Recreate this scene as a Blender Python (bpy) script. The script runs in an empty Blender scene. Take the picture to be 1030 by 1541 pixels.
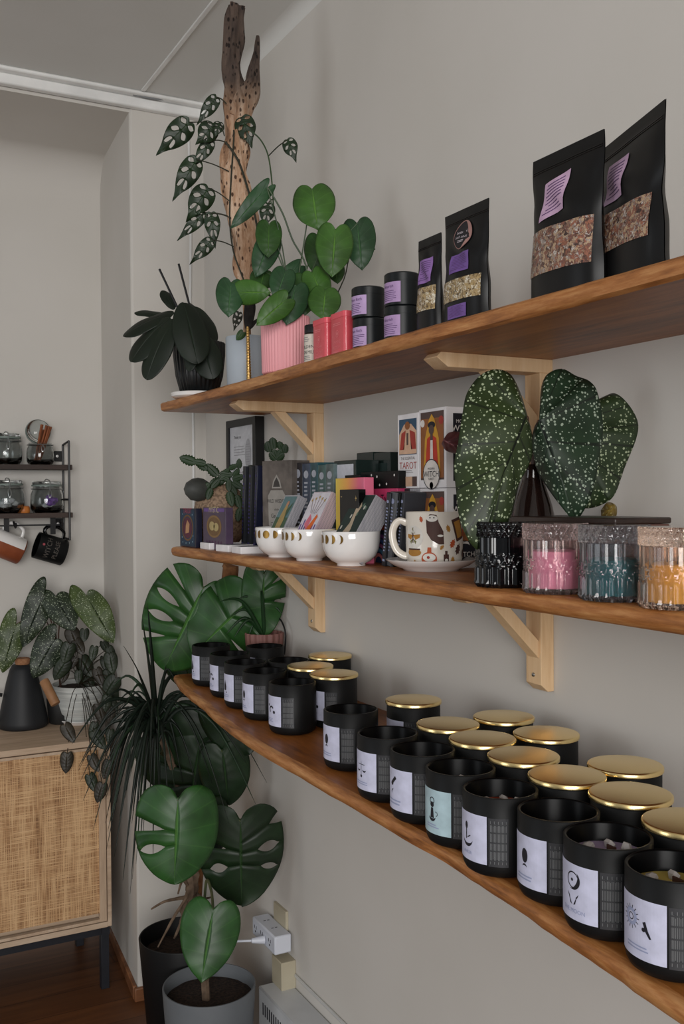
import bpy, math, random
from mathutils import Vector, Matrix, noise
random.seed(7)
R_ = math.radians
C = bpy.context.scene.collection
PI = math.pi
# ------------------------------------------------------------------ camera model
FPX = 1500.0; HC = 1.47
yaw = R_(27.8); pit = math.atan(22/1500); rol = .007
CF = Vector((math.sin(yaw)*math.cos(pit), math.cos(yaw)*math.cos(pit), -math.sin(pit)))
r0 = Vector((math.cos(yaw), -math.sin(yaw), 0)); u0 = r0.cross(CF)
CU = u0*math.cos(rol) + r0*math.sin(rol); CR = r0*math.cos(rol) - u0*math.sin(rol)
CO = Vector((0, 0, HC))
def at(u, v, x=None, y=None, z=None, d=None):
    r = CF + CR*((u-515)/FPX) + CU*((770.5-v)/FPX)
    t = d if d is not None else x/r.x if x is not None else y/r.y if y is not None else (z-HC)/r.z
    return CO + r*t
# ------------------------------------------------------------------ materials
def lin(c):
    return tuple(((k/255)/12.92 if k <= 10 else (((k/255)+.055)/1.055)**2.4) for k in c) + (1,)
_M = {}
def nd(nt, t, **k):
    n = nt.nodes.new(t)
    for a, b in k.items():
        if a.startswith('i_'): n.inputs[a[2:].replace('_', ' ')].default_value = b
        else: setattr(n, a, b)
    return n
def base(name):
    m = bpy.data.materials.new(name); m.use_nodes = True
    return m, m.node_tree, m.node_tree.nodes['Principled BSDF']
def ramp(nt, f, stops):
    r = nt.nodes.new('ShaderNodeValToRGB'); e = r.color_ramp.elements
    while len(e) < len(stops): e.new(.5)
    for i, (p, c) in enumerate(stops): e[i].position = p; e[i].color = lin(c) if max(c) > 1.001 else tuple(c)+(1,)
    nt.links.new(f, r.inputs[0]); return r.outputs[0]
def coords(nt, kind='Object', scale=(1, 1, 1)):
    t = nt.nodes.new('ShaderNodeTexCoord'); mp = nt.nodes.new('ShaderNodeMapping')
    mp.inputs['Scale'].default_value = scale; nt.links.new(t.outputs[kind], mp.inputs[0]); return mp.outputs[0]
def bump(nt, bs, h, s, d=.002):
    b = nt.nodes.new('ShaderNodeBump'); b.inputs['Strength'].default_value = s; b.inputs['Distance'].default_value = d
    nt.links.new(h, b.inputs['Height']); nt.links.new(b.outputs[0], bs.inputs['Normal'])
def pm(name, c1, c2=None, scale=20, rough=.5, metal=0, bmp=0, st=(1, 1, 1), coat=0, sheen=0, lo=.35, hi=.65, trans=0, ior=1.45, alpha=1, spec=None):
    if name in _M: return _M[name]
    m, nt, b = base(name)
    b.inputs['Roughness'].default_value = rough; b.inputs['Metallic'].default_value = metal
    b.inputs['Coat Weight'].default_value = coat; b.inputs['Transmission Weight'].default_value = trans; b.inputs['IOR'].default_value = ior
    if spec is not None: b.inputs['Specular IOR Level'].default_value = spec
    c2 = c2 or tuple(min(255, k*1.08) for k in c1)
    n = nd(nt, 'ShaderNodeTexNoise', i_Scale=scale, i_Detail=5.0); nt.links.new(coords(nt, scale=st), n.inputs['Vector'])
    nt.links.new(ramp(nt, n.outputs[0], [(lo, c1), (hi, c2)]), b.inputs['Base Color'])
    if bmp: bump(nt, b, n.outputs[0], bmp)
    _M[name] = m; return m
def wood(name, dark, mid, light, axis=1, scale=1.0, rough=.4, coat=.15, bmp=.25):
    m, nt, b = base(name); b.inputs['Roughness'].default_value = rough; b.inputs['Coat Weight'].default_value = coat; b.inputs['Coat Roughness'].default_value = .25
    st = [9*scale, 9*scale, 9*scale]; st[axis] = 1.0*scale
    v = coords(nt, scale=tuple(st))
    n = nd(nt, 'ShaderNodeTexNoise', i_Scale=1.2, i_Detail=3.0, i_Distortion=1.2); nt.links.new(v, n.inputs['Vector'])
    n2 = nd(nt, 'ShaderNodeTexNoise', i_Scale=9.0, i_Detail=8.0, i_Roughness=.65); nt.links.new(v, n2.inputs['Vector'])
    mx = nd(nt, 'ShaderNodeMix'); mx.inputs[0].default_value = .45
    nt.links.new(n.outputs[0], mx.inputs[2]); nt.links.new(n2.outputs[0], mx.inputs[3])
    nt.links.new(ramp(nt, mx.outputs[0], [(.34, dark), (.5, mid), (.66, light)]), b.inputs['Base Color'])
    bump(nt, b, mx.outputs[0], bmp); return m
def leafmat(name, c, rib, spots=None, rough=.38, ribw=.035, dark=None, veins=True, vf=.18):
    m, nt, b = base(name); b.inputs['Roughness'].default_value = rough+.06; b.inputs['Specular IOR Level'].default_value = .38
    b.inputs['Coat Weight'].default_value = .0; b.inputs['Coat Roughness'].default_value = .3
    n = nd(nt, 'ShaderNodeTexNoise', i_Scale=18.0, i_Detail=3.0); nt.links.new(coords(nt), n.inputs['Vector'])
    dark = dark or tuple(k*.75 for k in c)
    col = ramp(nt, n.outputs[0], [(.35, dark), (.65, c)])
    uv = nt.nodes.new('ShaderNodeTexCoord').outputs['UV']; sp = nt.nodes.new('ShaderNodeSeparateXYZ'); nt.links.new(uv, sp.inputs[0])
    a = nd(nt, 'ShaderNodeMath', operation='SUBTRACT'); a.inputs[1].default_value = .5; nt.links.new(sp.outputs[0], a.inputs[0])
    ab = nd(nt, 'ShaderNodeMath', operation='ABSOLUTE'); nt.links.new(a.outputs[0], ab.inputs[0])
    lt = nd(nt, 'ShaderNodeMath', operation='LESS_THAN'); lt.inputs[1].default_value = ribw*.5; nt.links.new(ab.outputs[0], lt.inputs[0])
    fac = lt.outputs[0]
    if veins:
        ml = nd(nt, 'ShaderNodeMath', operation='MULTIPLY'); ml.inputs[1].default_value = 2*PI*8; nt.links.new(sp.outputs[1], ml.inputs[0])
        cs = nd(nt, 'ShaderNodeMath', operation='COSINE'); nt.links.new(ml.outputs[0], cs.inputs[0])
        pw = nd(nt, 'ShaderNodeMath', operation='GREATER_THAN'); pw.inputs[1].default_value = .975; nt.links.new(cs.outputs[0], pw.inputs[0])
        m3 = nd(nt, 'ShaderNodeMath', operation='MULTIPLY'); m3.inputs[1].default_value = vf; nt.links.new(pw.outputs[0], m3.inputs[0])
        mx = nd(nt, 'ShaderNodeMath', operation='MAXIMUM'); nt.links.new(lt.outputs[0], mx.inputs[0]); nt.links.new(m3.outputs[0], mx.inputs[1]); fac = mx.outputs[0]
        bump(nt, b, cs.outputs[0], .12, .001)
    mix = nd(nt, 'ShaderNodeMix', data_type='RGBA'); nt.links.new(fac, mix.inputs[0]); nt.links.new(col, mix.inputs[6]); mix.inputs[7].default_value = lin(rib)
    out = mix.outputs[2]
    if spots:
        sc, colr, th = spots
        vo = nd(nt, 'ShaderNodeTexVoronoi', i_Scale=sc); nt.links.new(coords(nt), vo.inputs['Vector'])
        rs = nd(nt, 'ShaderNodeSeparateColor'); nt.links.new(vo.outputs['Color'], rs.inputs[0])
        mu = nd(nt, 'ShaderNodeMath', operation='MULTIPLY'); mu.inputs[1].default_value = th; nt.links.new(rs.outputs[0], mu.inputs[0])
        l2 = nd(nt, 'ShaderNodeMath', operation='LESS_THAN'); nt.links.new(vo.outputs['Distance'], l2.inputs[0]); nt.links.new(mu.outputs[0], l2.inputs[1])
        m2 = nd(nt, 'ShaderNodeMix', data_type='RGBA'); nt.links.new(l2.outputs[0], m2.inputs[0]); nt.links.new(out, m2.inputs[6]); m2.inputs[7].default_value = lin(colr); out = m2.outputs[2]
    nt.links.new(out, b.inputs['Base Color']); return m
def flatm(c, rough=.6):
    k = 'print_%02x%02x%02x' % c + str(rough)
    return pm(k, c, tuple(max(0, int(q*.93)) for q in c), 60, rough)
# ------------------------------------------------------------------ 2D art
_TX = {}
def textmesh(body, size):
    k = (body, size)
    if k not in _TX:
        cu = bpy.data.curves.new('t', 'FONT'); cu.body = body; cu.size = size; cu.align_x = 'CENTER'; cu.align_y = 'CENTER'; cu.resolution_u = 3
        ob = bpy.data.objects.new('t', cu); me = bpy.data.meshes.new_from_object(ob)
        _TX[k] = ([(v.co.x, v.co.y) for v in me.vertices], [tuple(p.vertices) for p in me.polygons])
        bpy.data.objects.remove(ob); bpy.data.curves.remove(cu); bpy.data.meshes.remove(me)
    return _TX[k]
class Art:
    def __init__(s): s.s = []
    def raw(s, v, f, m, l): s.s.append((v, f, m, l)); return s
    def rect(s, x, z, w, h, m=0, l=1, rot=0, n=1):
        vs = []; c, d = math.cos(rot), math.sin(rot)
        for i in range(n+1):
            for q in (-.5, .5):
                a, b = (i/n-.5)*w, q*h; vs.append((x+a*c-b*d, z+a*d+b*c))
        return s.raw(vs, [(2*i, 2*i+2, 2*i+3, 2*i+1) for i in range(n)], m, l)
    def poly(s, pts, m=0, l=1): return s.raw(list(pts), [tuple(range(len(pts)))], m, l)
    def disc(s, x, z, r, m=0, l=1, n=20, rz=None):
        rz = rz or r; return s.poly([(x+r*math.cos(2*PI*i/n), z+rz*math.sin(2*PI*i/n)) for i in range(n)], m, l)
    def ring(s, x, z, r, t, m=0, l=1, n=28, a0=0, a1=2*PI, rz=None):
        k = (rz or r)/r; vs = []
        for i in range(n+1):
            a = a0+(a1-a0)*i/n
            for q in (r-t, r): vs.append((x+q*math.cos(a), z+q*k*math.sin(a)))
        return s.raw(vs, [(2*i, 2*i+1, 2*i+3, 2*i+2) for i in range(n)], m, l)
    def crescent(s, x, z, r, th=.5, face=0, m=0, l=1, n=16):
        vs = []
        for i in range(n+1):
            a = -PI/2+PI*i/n
            for k in (1, 1-2*th):
                px, pz = r*math.cos(a)*k, r*math.sin(a)
                vs.append((x+px*math.cos(face)-pz*math.sin(face), z+px*math.sin(face)+pz*math.cos(face)))
        return s.raw(vs, [(2*i, 2*i+2, 2*i+3, 2*i+1) for i in range(n)], m, l)
    def text(s, x, z, body, size, m=0, l=1, sx=1, rot=0):
        v, f = textmesh(body, size); c, d = math.cos(rot), math.sin(rot)
        return s.raw([(x+a*sx*c-b*d, z+a*sx*d+b*c) for a, b in v], f, m, l)
    def lines(s, x, z, w, h, n, m=0, l=1, seed=1, fill=.45, segs=1):
        rr = random.Random(seed)
        for i in range(n):
            zz = z+h/2-(i+.5)*h/n; ww = w*rr.uniform(.7, 1)
            s.rect(x-(w-ww)/2, zz, ww, h/n*fill, m, l, n=segs)
        return s
# ------------------------------------------------------------------ mesh builder
class MB:
    def __init__(s): s.v = []; s.f = []; s.m = []; s.uv = None
    def add(s, vs, fs, m=0):
        o = len(s.v); s.v += [tuple(p) for p in vs]; s.f += [tuple(i+o for i in f) for f in fs]; s.m += [m]*len(fs); return s
    def box(s, c, d, m=0, M=None, taper=(1, 1)):
        vs = []
        for z in (-.5, .5):
            tx, ty = taper if z > 0 else (1, 1)
            for x, y in ((-.5, -.5), (.5, -.5), (.5, .5), (-.5, .5)):
                p = Vector((x*d[0]*tx, y*d[1]*ty, z*d[2]))
                if M: p = M @ p
                vs.append((p.x+c[0], p.y+c[1], p.z+c[2]))
        return s.add(vs, [(3, 2, 1, 0), (4, 5, 6, 7), (0, 1, 5, 4), (1, 2, 6, 5), (2, 3, 7, 6), (3, 0, 4, 7)], m)
    def lathe(s, prof, n=40, c=(0, 0, 0), m=0, ribs=None, M=None, cap=(False, False)):
        vs = []; fs = []
        for (r, z) in prof:
            for i in range(n):
                a = 2*PI*i/n; rr = r
                if ribs and r > 1e-4: rr = r*(1+ribs[1]*math.cos(ribs[0]*a))
                p = Vector((rr*math.cos(a), rr*math.sin(a), z))
                if M: p = M @ p
                vs.append((p.x+c[0], p.y+c[1], p.z+c[2]))
        for j in range(len(prof)-1):
            for i in range(n):
                k = (i+1) % n; fs.append((j*n+i, j*n+k, (j+1)*n+k, (j+1)*n+i))
        if cap[0]: fs.append(tuple(range(n-1, -1, -1)))
        if cap[1]: fs.append(tuple((len(prof)-1)*n+i for i in range(n)))
        return s.add(vs, fs, m)
    def tube(s, pts, rad, n=8, m=0, cap=True, lump=0, flat=None):
        pts = [Vector(p) for p in pts]; rad = rad if isinstance(rad, (list, tuple)) else [rad]*len(pts)
        T = [(pts[min(i+1, len(pts)-1)]-pts[max(i-1, 0)]).normalized() for i in range(len(pts))]
        a = T[0].orthogonal().normalized(); vs = []; fs = []
        for i, p in enumerate(pts):
            a = (a-T[i]*a.dot(T[i])).normalized(); b = T[i].cross(a)
            for k in range(n):
                t = 2*PI*k/n; r = rad[i]
                if lump: r *= 1+lump*noise.noise(Vector((p.x*30+math.cos(t)*2, p.y*30+math.sin(t)*2, p.z*14)))
                vs.append(p+a*(r*math.cos(t))+b*(r*math.sin(t)*(flat or 1)))
        for i in range(len(pts)-1):
            for k in range(n):
                q = (k+1) % n; fs.append((i*n+k, i*n+q, (i+1)*n+q, (i+1)*n+k))
        if cap: fs += [tuple(range(n-1, -1, -1)), tuple((len(pts)-1)*n+k for k in range(n))]
        return s.add(vs, fs, m)
    def art(s, A, fn):
        import bmesh
        for v, f, m, l in A.s:
            if getattr(fn, 'cyl', 0) and max(q[0] for q in v)-min(q[0] for q in v) > .004:      # slice wide shapes so they follow the curved side
                bm = bmesh.new(); bv = [bm.verts.new((x, z, 0)) for x, z in v]
                for q in f:
                    try: bm.faces.new([bv[i] for i in q])
                    except ValueError: pass
                x0 = min(q[0] for q in v); x1 = max(q[0] for q in v); k = math.floor(x0/.003)+1
                while k*.003 < x1:
                    bmesh.ops.bisect_plane(bm, geom=bm.verts[:]+bm.edges[:]+bm.faces[:], plane_co=(k*.003, 0, 0), plane_no=(1, 0, 0)); k += 1
                bm.verts.index_update(); v = [(q.co.x, q.co.y) for q in bm.verts]; f = [tuple(w.index for w in q.verts) for q in bm.faces]; bm.free()
            s.add([fn(x, z, l) for x, z in v], f, m)
        return s
    def prism(s, pts, fn0, fn1, m=0):
        n = len(pts); vs = [fn0(*p) for p in pts]+[fn1(*p) for p in pts]
        return s.add(vs, [tuple(range(n)), tuple(range(2*n-1, n-1, -1))]+[(i, i+n, (i+1) % n+n, (i+1) % n) for i in range(n)], m)
    def ring(s, x0, x1, z0, z1, bx, bz, y0, y1):
        vs = [(a, y, c) for y in (y0, y1) for a, c in ((x0, z0), (x1, z0), (x1, z1), (x0, z1), (x0+bx, z0+bz), (x1-bx, z0+bz), (x1-bx, z1-bz), (x0+bx, z1-bz))]
        fs = []
        for i in range(4):
            j = (i+1) % 4
            fs += [(i, j, j+4, i+4), (i+8, i+12, j+12, j+8), (i, i+8, j+8, j), (i+4, j+4, j+12, i+12)]
        return s.add(vs, fs)
    def build(s, name, mats, parent=None, bev=0, solid=0, smooth=True, angle=35, off=None, sub=0):
        me = bpy.data.meshes.new(name)
        o = off or Vector((0, 0, 0))
        me.from_pydata([(v[0]-o[0], v[1]-o[1], v[2]-o[2]) for v in s.v], [], s.f); me.validate()
        mats = mats if isinstance(mats, (list, tuple)) else [mats]
        for q in mats: me.materials.append(q)
        if len(me.polygons) == len(s.m): me.polygons.foreach_set('material_index', s.m)
        if s.uv:
            ul = me.uv_layers.new(name='UVMap')
            for lp in me.loops: ul.data[lp.index].uv = s.uv[lp.vertex_index]
        if smooth:
            me.polygons.foreach_set('use_smooth', [True]*len(me.polygons))
            if angle < 180: me.set_sharp_from_angle(angle=R_(angle))
        ob = bpy.data.objects.new(name, me); C.objects.link(ob)
        if parent: ob.parent = parent
        if bev:
            b = ob.modifiers.new('b', 'BEVEL'); b.width = bev; b.segments = 2; b.limit_method = 'ANGLE'; b.angle_limit = R_(40)
        if sub: q = ob.modifiers.new('s', 'SUBSURF'); q.levels = sub; q.render_levels = sub
        if solid: q = ob.modifiers.new('t', 'SOLIDIFY'); q.thickness = solid; q.offset = 0
        return ob
def tag(o, label=None, cat=None, group=None, kind=None):
    if label: o['label'] = label
    if cat: o['category'] = cat
    if group: o['group'] = group
    if kind: o['kind'] = kind
    return o
def empty(name, loc, rz, label, cat, group=None):
    e = bpy.data.objects.new(name, None); C.objects.link(e); e.location = loc; e.rotation_euler.z = rz; e.empty_display_size = .02
    return tag(e, label, cat, group)
def struct(mb, name, mat, **k): return tag(mb.build(name, mat, **k), kind='structure')
def dup(root, loc, rz, label):
    r = root.copy(); C.objects.link(r); r.location = loc; r.rotation_euler.z = rz; r['label'] = label
    for ch in list(root.children):
        c = ch.copy(); C.objects.link(c); c.parent = r
        for g in ch.children:
            d = g.copy(); C.objects.link(d); d.parent = c
    return r
def smooth_pts(p, n):
    p = [Vector(q) if len(q) == 3 else Vector((q[0], q[1], 0)) for q in p]; out = []
    m = len(p)-1
    for k in range(n+1):
        t = k/n*m; i = min(int(t), m-1); f = t-i
        a, b, c, d = p[max(i-1, 0)], p[i], p[i+1], p[min(i+2, m)]
        out.append(.5*((2*b)+(c-a)*f+(2*a-5*b+4*c-d)*f*f+(3*b-a-3*c+d)*f**3))
    return out
FRONT = -PI/2      # local -Y looks out into the room (world -X)
def flatmap(D, e=.0003): return lambda x, z, l: (x, -D-e*l, z)
def cylmap(r, a0=0, e=.0003, dz=0):
    f = lambda x, z, l: ((r+e*l)*math.sin(a0+x/r), -(r+e*l)*math.cos(a0+x/r), z+dz)
    f.cyl = 1; return f

# ================================================================== materials list
WALL = pm('plaster_wall', (203, 199, 192), (208, 204, 198), 2, .92, bmp=.0)
CEIL = pm('ceiling_paint', (216, 216, 212), (220, 220, 217), 3, .9)
TRIM = pm('white_gloss_trim', (226, 226, 224), None, 10, .4)
SHELF = wood('oiled_pine', (92, 48, 16), (150, 88, 36), (178, 114, 54), 1, 1.1, .42, .06)
EDGE = wood('live_edge_bark_wood', (92, 50, 22), (168, 108, 56), (206, 152, 96), 1, 2.2, .5, .05, .8)
PINE = wood('pale_pine', (206, 166, 122), (224, 190, 148), (232, 202, 164), 2, 1.0, .6, 0, .1)
FLOOR = None
BLK = pm('matte_black_glass', (12, 13, 14), (16, 17, 18), 15, .5, spec=.28)
BLKG = pm('gloss_black_glass', (6, 6, 7), None, 15, .16, spec=.3)
BLKI = pm('black_jar_inside', (4, 4, 5), None, 15, .3, spec=.12)
GOLD = pm('polished_gold_metal', (252, 222, 156), (254, 228, 164), 8, .26, 1)
WHITE = pm('white_glazed_ceramic', (232, 230, 228), (238, 236, 234), 6, .12, coat=.5)
PAPER = flatm((206, 208, 232)); INK = flatm((24, 24, 34)); GREYINK = flatm((110, 110, 116)); PALEINK = flatm((158, 166, 198))
SOIL = pm('potting_soil', (22, 15, 11), (58, 42, 32), 140, .95, bmp=1)
BLACKMET = pm('black_powder_metal', (18, 18, 20), None, 40, .45)

# ================================================================== the room
XW, YB, YF, ZC = 1.04, 2.85, 3.35, 2.64
def floor_mat():
    m, nt, b = base('oak_floorboards'); b.inputs['Roughness'].default_value = .4
    v = coords(nt)
    br = nd(nt, 'ShaderNodeTexBrick', i_Scale=1.0, i_Mortar_Size=.002); br.offset = .37
    br.inputs['Brick Width'].default_value = 1.3; br.inputs['Row Height'].default_value = .12
    br.inputs['Color1'].default_value = (.35, .35, .35, 1); br.inputs['Color2'].default_value = (.65, .65, .65, 1); br.inputs['Mortar'].default_value = (.0, .0, .0, 1)
    nt.links.new(v, br.inputs['Vector'])
    n = nd(nt, 'ShaderNodeTexNoise', i_Scale=3.0, i_Detail=7.0, i_Distortion=.6); nt.links.new(coords(nt, scale=(1, 12, 1)), n.inputs['Vector'])
    mx = nd(nt, 'ShaderNodeMix', data_type='RGBA'); mx.inputs[0].default_value = .5; nt.links.new(br.outputs[0], mx.inputs[6]); nt.links.new(n.outputs[0], mx.inputs[7])
    nt.links.new(ramp(nt, mx.outputs[2], [(.1, (26, 14, 8)), (.4, (84, 50, 28)), (.62, (112, 70, 40))]), b.inputs['Base Color']); return m
FLOOR = floor_mat()
struct(MB().box((-.9, 1.1, -.05), (4.2, 5.2, .1)), 'floor', FLOOR)
struct(MB().box((XW+.06, .65, ZC/2), (.12, 5.6, ZC+.1)), 'wall_right', WALL)
XC = .815
struct(MB().add([(XC, YB, 0), (XW+.1, YB, 0), (XW+.1, YF+.15, 0), (XC+.052, YF+.15, 0), (XC, YB, ZC), (XW+.1, YB, ZC), (XW+.1, YF+.15, ZC), (XC+.052, YF+.15, ZC)],
       [(3, 2, 1, 0), (4, 5, 6, 7), (0, 1, 5, 4), (1, 2, 6, 5), (2, 3, 7, 6), (3, 0, 4, 7)]), 'wall_back', WALL, bev=.008)
# far wall with a cove that rolls into the recess ceiling
prof = [(YF, 0), (YF, ZC-.26)]+[(YF-.12+.12*math.cos(a*PI/16), ZC-.17+.12*math.sin(a*PI/16)-.0) for a in range(9)]+[(YB+.004, ZC-.05), (YB+.004, ZC+.1), (YF+.15, ZC+.1), (YF+.15, 0)]
struct(MB().prism([(p[0], p[1]) for p in prof], lambda a, b: (-3.0, a, b), lambda a, b: (XC+.11, a, b)), 'wall_far', WALL)
struct(MB().box((-.9, .68, ZC+.05), (4.2, 4.36, .1)), 'ceiling', CEIL)
struct(MB().box((-.98, YB-.012, ZC-.027), (4.04, .024, .03)).box((-.98, YB-.02, ZC-.006), (4.04, .05, .012)), 'trim_1', TRIM, bev=.004)
struct(MB().box((.842, .65, ZC-.002), (.012, 4.3, .006)), 'trim_2', TRIM, bev=.002)
cv = [(XW, ZC), (XW-.03, ZC)]+[(XW-.03+.03*math.sin(a*PI/16), ZC-.03+.03*math.cos(a*PI/16)) for a in range(9)]
struct(MB().prism(cv, lambda a, b: (a, -1.5, b), lambda a, b: (a, YB, b)), 'trim_3', CEIL)
BB = wood('baseboard_wood', (96, 58, 34), (134, 86, 54), (160, 108, 70), 0, 1, .5, .1)
struct(MB().box(((XC+XW)/2-.006, YB-.006, .02), (XW-XC+.012, .012, .04)), 'baseboard_back', BB, bev=.003)
struct(MB().box((XC+.018, (YB+YF)/2, .02), (.012, YF-YB-.01, .04), M=Matrix.Rotation(R_(-5.8), 3, 'Z')), 'baseboard_side', BB, bev=.003)
# cables
cab = pm('white_cable_sheath', (206, 206, 204), None, 10, .5)
pts = [(XW-.05, YB-.01, ZC-.05), (XW-.045, YB-.01, 2.3), (XW-.05, YB-.012, 2.0), (XW-.043, YB-.01, 1.7), (XW-.045, YB-.01, 1.3)]
tag(MB().tube(smooth_pts(pts, 30), .004, 8).build('cable', cab), 'white cable running down the wall corner behind the driftwood pole', 'cable')
gc = pm('grey_cable_sheath', (120, 122, 124), None, 10, .5)
p = [at(200, 142, y=YB-.03), at(235, 149, y=YB-.035), at(262, 149, y=YB-.03), at(288, 154, y=YB-.03), at(303, 153, y=YB-.03), at(308, 157, y=YB-.028)]
tag(MB().tube(smooth_pts(p, 30), .003, 8).build('cable', gc), 'short grey cable lying along the white trim under the ceiling', 'cable')

# ================================================================== shelves
ZT, ZM, ZL = 1.7103, 1.353, 1.0263
def shelf(name, label, front, zt, th, seed, bulge):
    """front: list of (y, x) of the live front edge, from near to far"""
    e = empty(name, (XW, (front[0][0]+front[-1][0])/2, zt-th), 0, label, 'shelf', None)
    fp = smooth_pts([(b, a, 0) for a, b in front], 90)
    rows = []
    for i, q in enumerate(fp):
        w = .004*noise.noise(Vector((q.y*9, seed, 0)))+.002*noise.noise(Vector((q.y*40, seed, 1)))
        d = bulge*(.6+.4*noise.noise(Vector((q.y*6, seed, 3))))
        x = q.x+w
        prof = [(x+.012, zt), (x+.003, zt-.0015), (x-.001+d*.0, zt-.005), (x-d*.35, zt-th*.5), (x+d*.3, zt-th*.85), (x+.006+d*.5, zt-th)]
        rows.append([(a, q.y, b) for a, b in prof])
    m = MB(); np_ = 6
    vs = [v for r in rows for v in r]; fs = []
    for i in range(len(rows)-1):
        for j in range(np_-1): fs.append((i*np_+j, i*np_+j+1, (i+1)*np_+j+1, (i+1)*np_+j))
    m.add(vs, fs, 1)
    k = len(rows)
    top = [(XW, r[0][1], zt) for r in rows]; bot = [(XW, r[0][1], zt-th) for r in rows]
    for i in range(k-1):
        m.add([rows[i][0], rows[i+1][0], top[i+1], top[i]], [(0, 1, 2, 3)], 0)
        m.add([rows[i][-1], bot[i], bot[i+1], rows[i+1][-1]], [(0, 1, 2, 3)], 0)
    for r, t, b, fl in ((rows[0], top[0], bot[0], 0), (rows[-1], top[-1], bot[-1], 1)):
        f = list(r)+[b, t]; m.add(f, [tuple(range(8))], 0)
    m.build('board', [SHELF, EDGE], e, off=e.location, angle=50); return e
shelf('wall_shelf', 'topmost long live-edge wooden shelf, holding pouches, tins and potted plants', [(.3, .763), (.9, .765), (1.4, .76), (1.9, .768), (2.41, .764)], ZT, .0235, 3, .004)
shelf('wall_shelf', 'middle live-edge wooden shelf, holding card decks, white bowls and glass candles', [(.3, .756), (.8, .76), (1.2, .762), (1.7, .765), (2.0, .768), (2.34, .764)], ZM, .0235, 9, .008)
shelf('wall_shelf', 'lowest live-edge wooden shelf, lined with black candle jars', [(.3, .655), (.63, .662), (.83, .68), (1.0, .692), (1.3, .697), (1.73, .703), (2.08, .74), (2.3, .768), (2.41, .79)], ZL, .0215, 17, .006)
def bracket(y, ztop, label, A=.212):
    e = empty('shelf_bracket', (XW, y, ztop), 0, label, 'bracket', 'pale pine shelf brackets'); w = .019; t = .022
    B = .172
    m = MB().prism([(0, 0), (-A, 0), (-A-.008, -.008), (-A+.012, -t), (0, -t)], lambda a, b: (a, -w, b), lambda a, b: (a, w, b)); m.build('arm', PINE, e, bev=.001)
    m = MB().prism([(0, -t), (-.026, -t), (-.026, -B+.012), (-.012, -B), (0, -B)], lambda a, b: (a, -w, b), lambda a, b: (a, w, b)); m.build('post', PINE, e, bev=.001)
    m = MB().prism([(-.122, -t), (-.094, -t), (-.026, -.090), (-.026, -.118)], lambda a, b: (a, -w*.72, b), lambda a, b: (a, w*.72, b)); m.build('brace', PINE, e, bev=.0008)
    m = MB().lathe([(.0001, .0016), (.003, .001), (.0038, -.001)], 12, M=Matrix.Rotation(-PI/2, 3, 'Y'), c=(-.0265, 0, -.146)); m.build('screw', pm('zinc_screw', (150, 150, 148), None, 10, .35, 1), e)
for y, s, n in ((2.078, ZT, 'under the top shelf, above the card decks'), (1.268, ZT, 'under the top shelf, behind the spotted begonia leaves')):
    bracket(y, s-.0235, 'pale pine bracket '+n)
for y, s, n in ((2.078, ZM, 'under the middle shelf, left one above the monstera'), (1.268, ZM, 'under the middle shelf, right one above the gold-lidded candles')):
    bracket(y, s-.0235, 'pale pine bracket '+n, .178)
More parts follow.
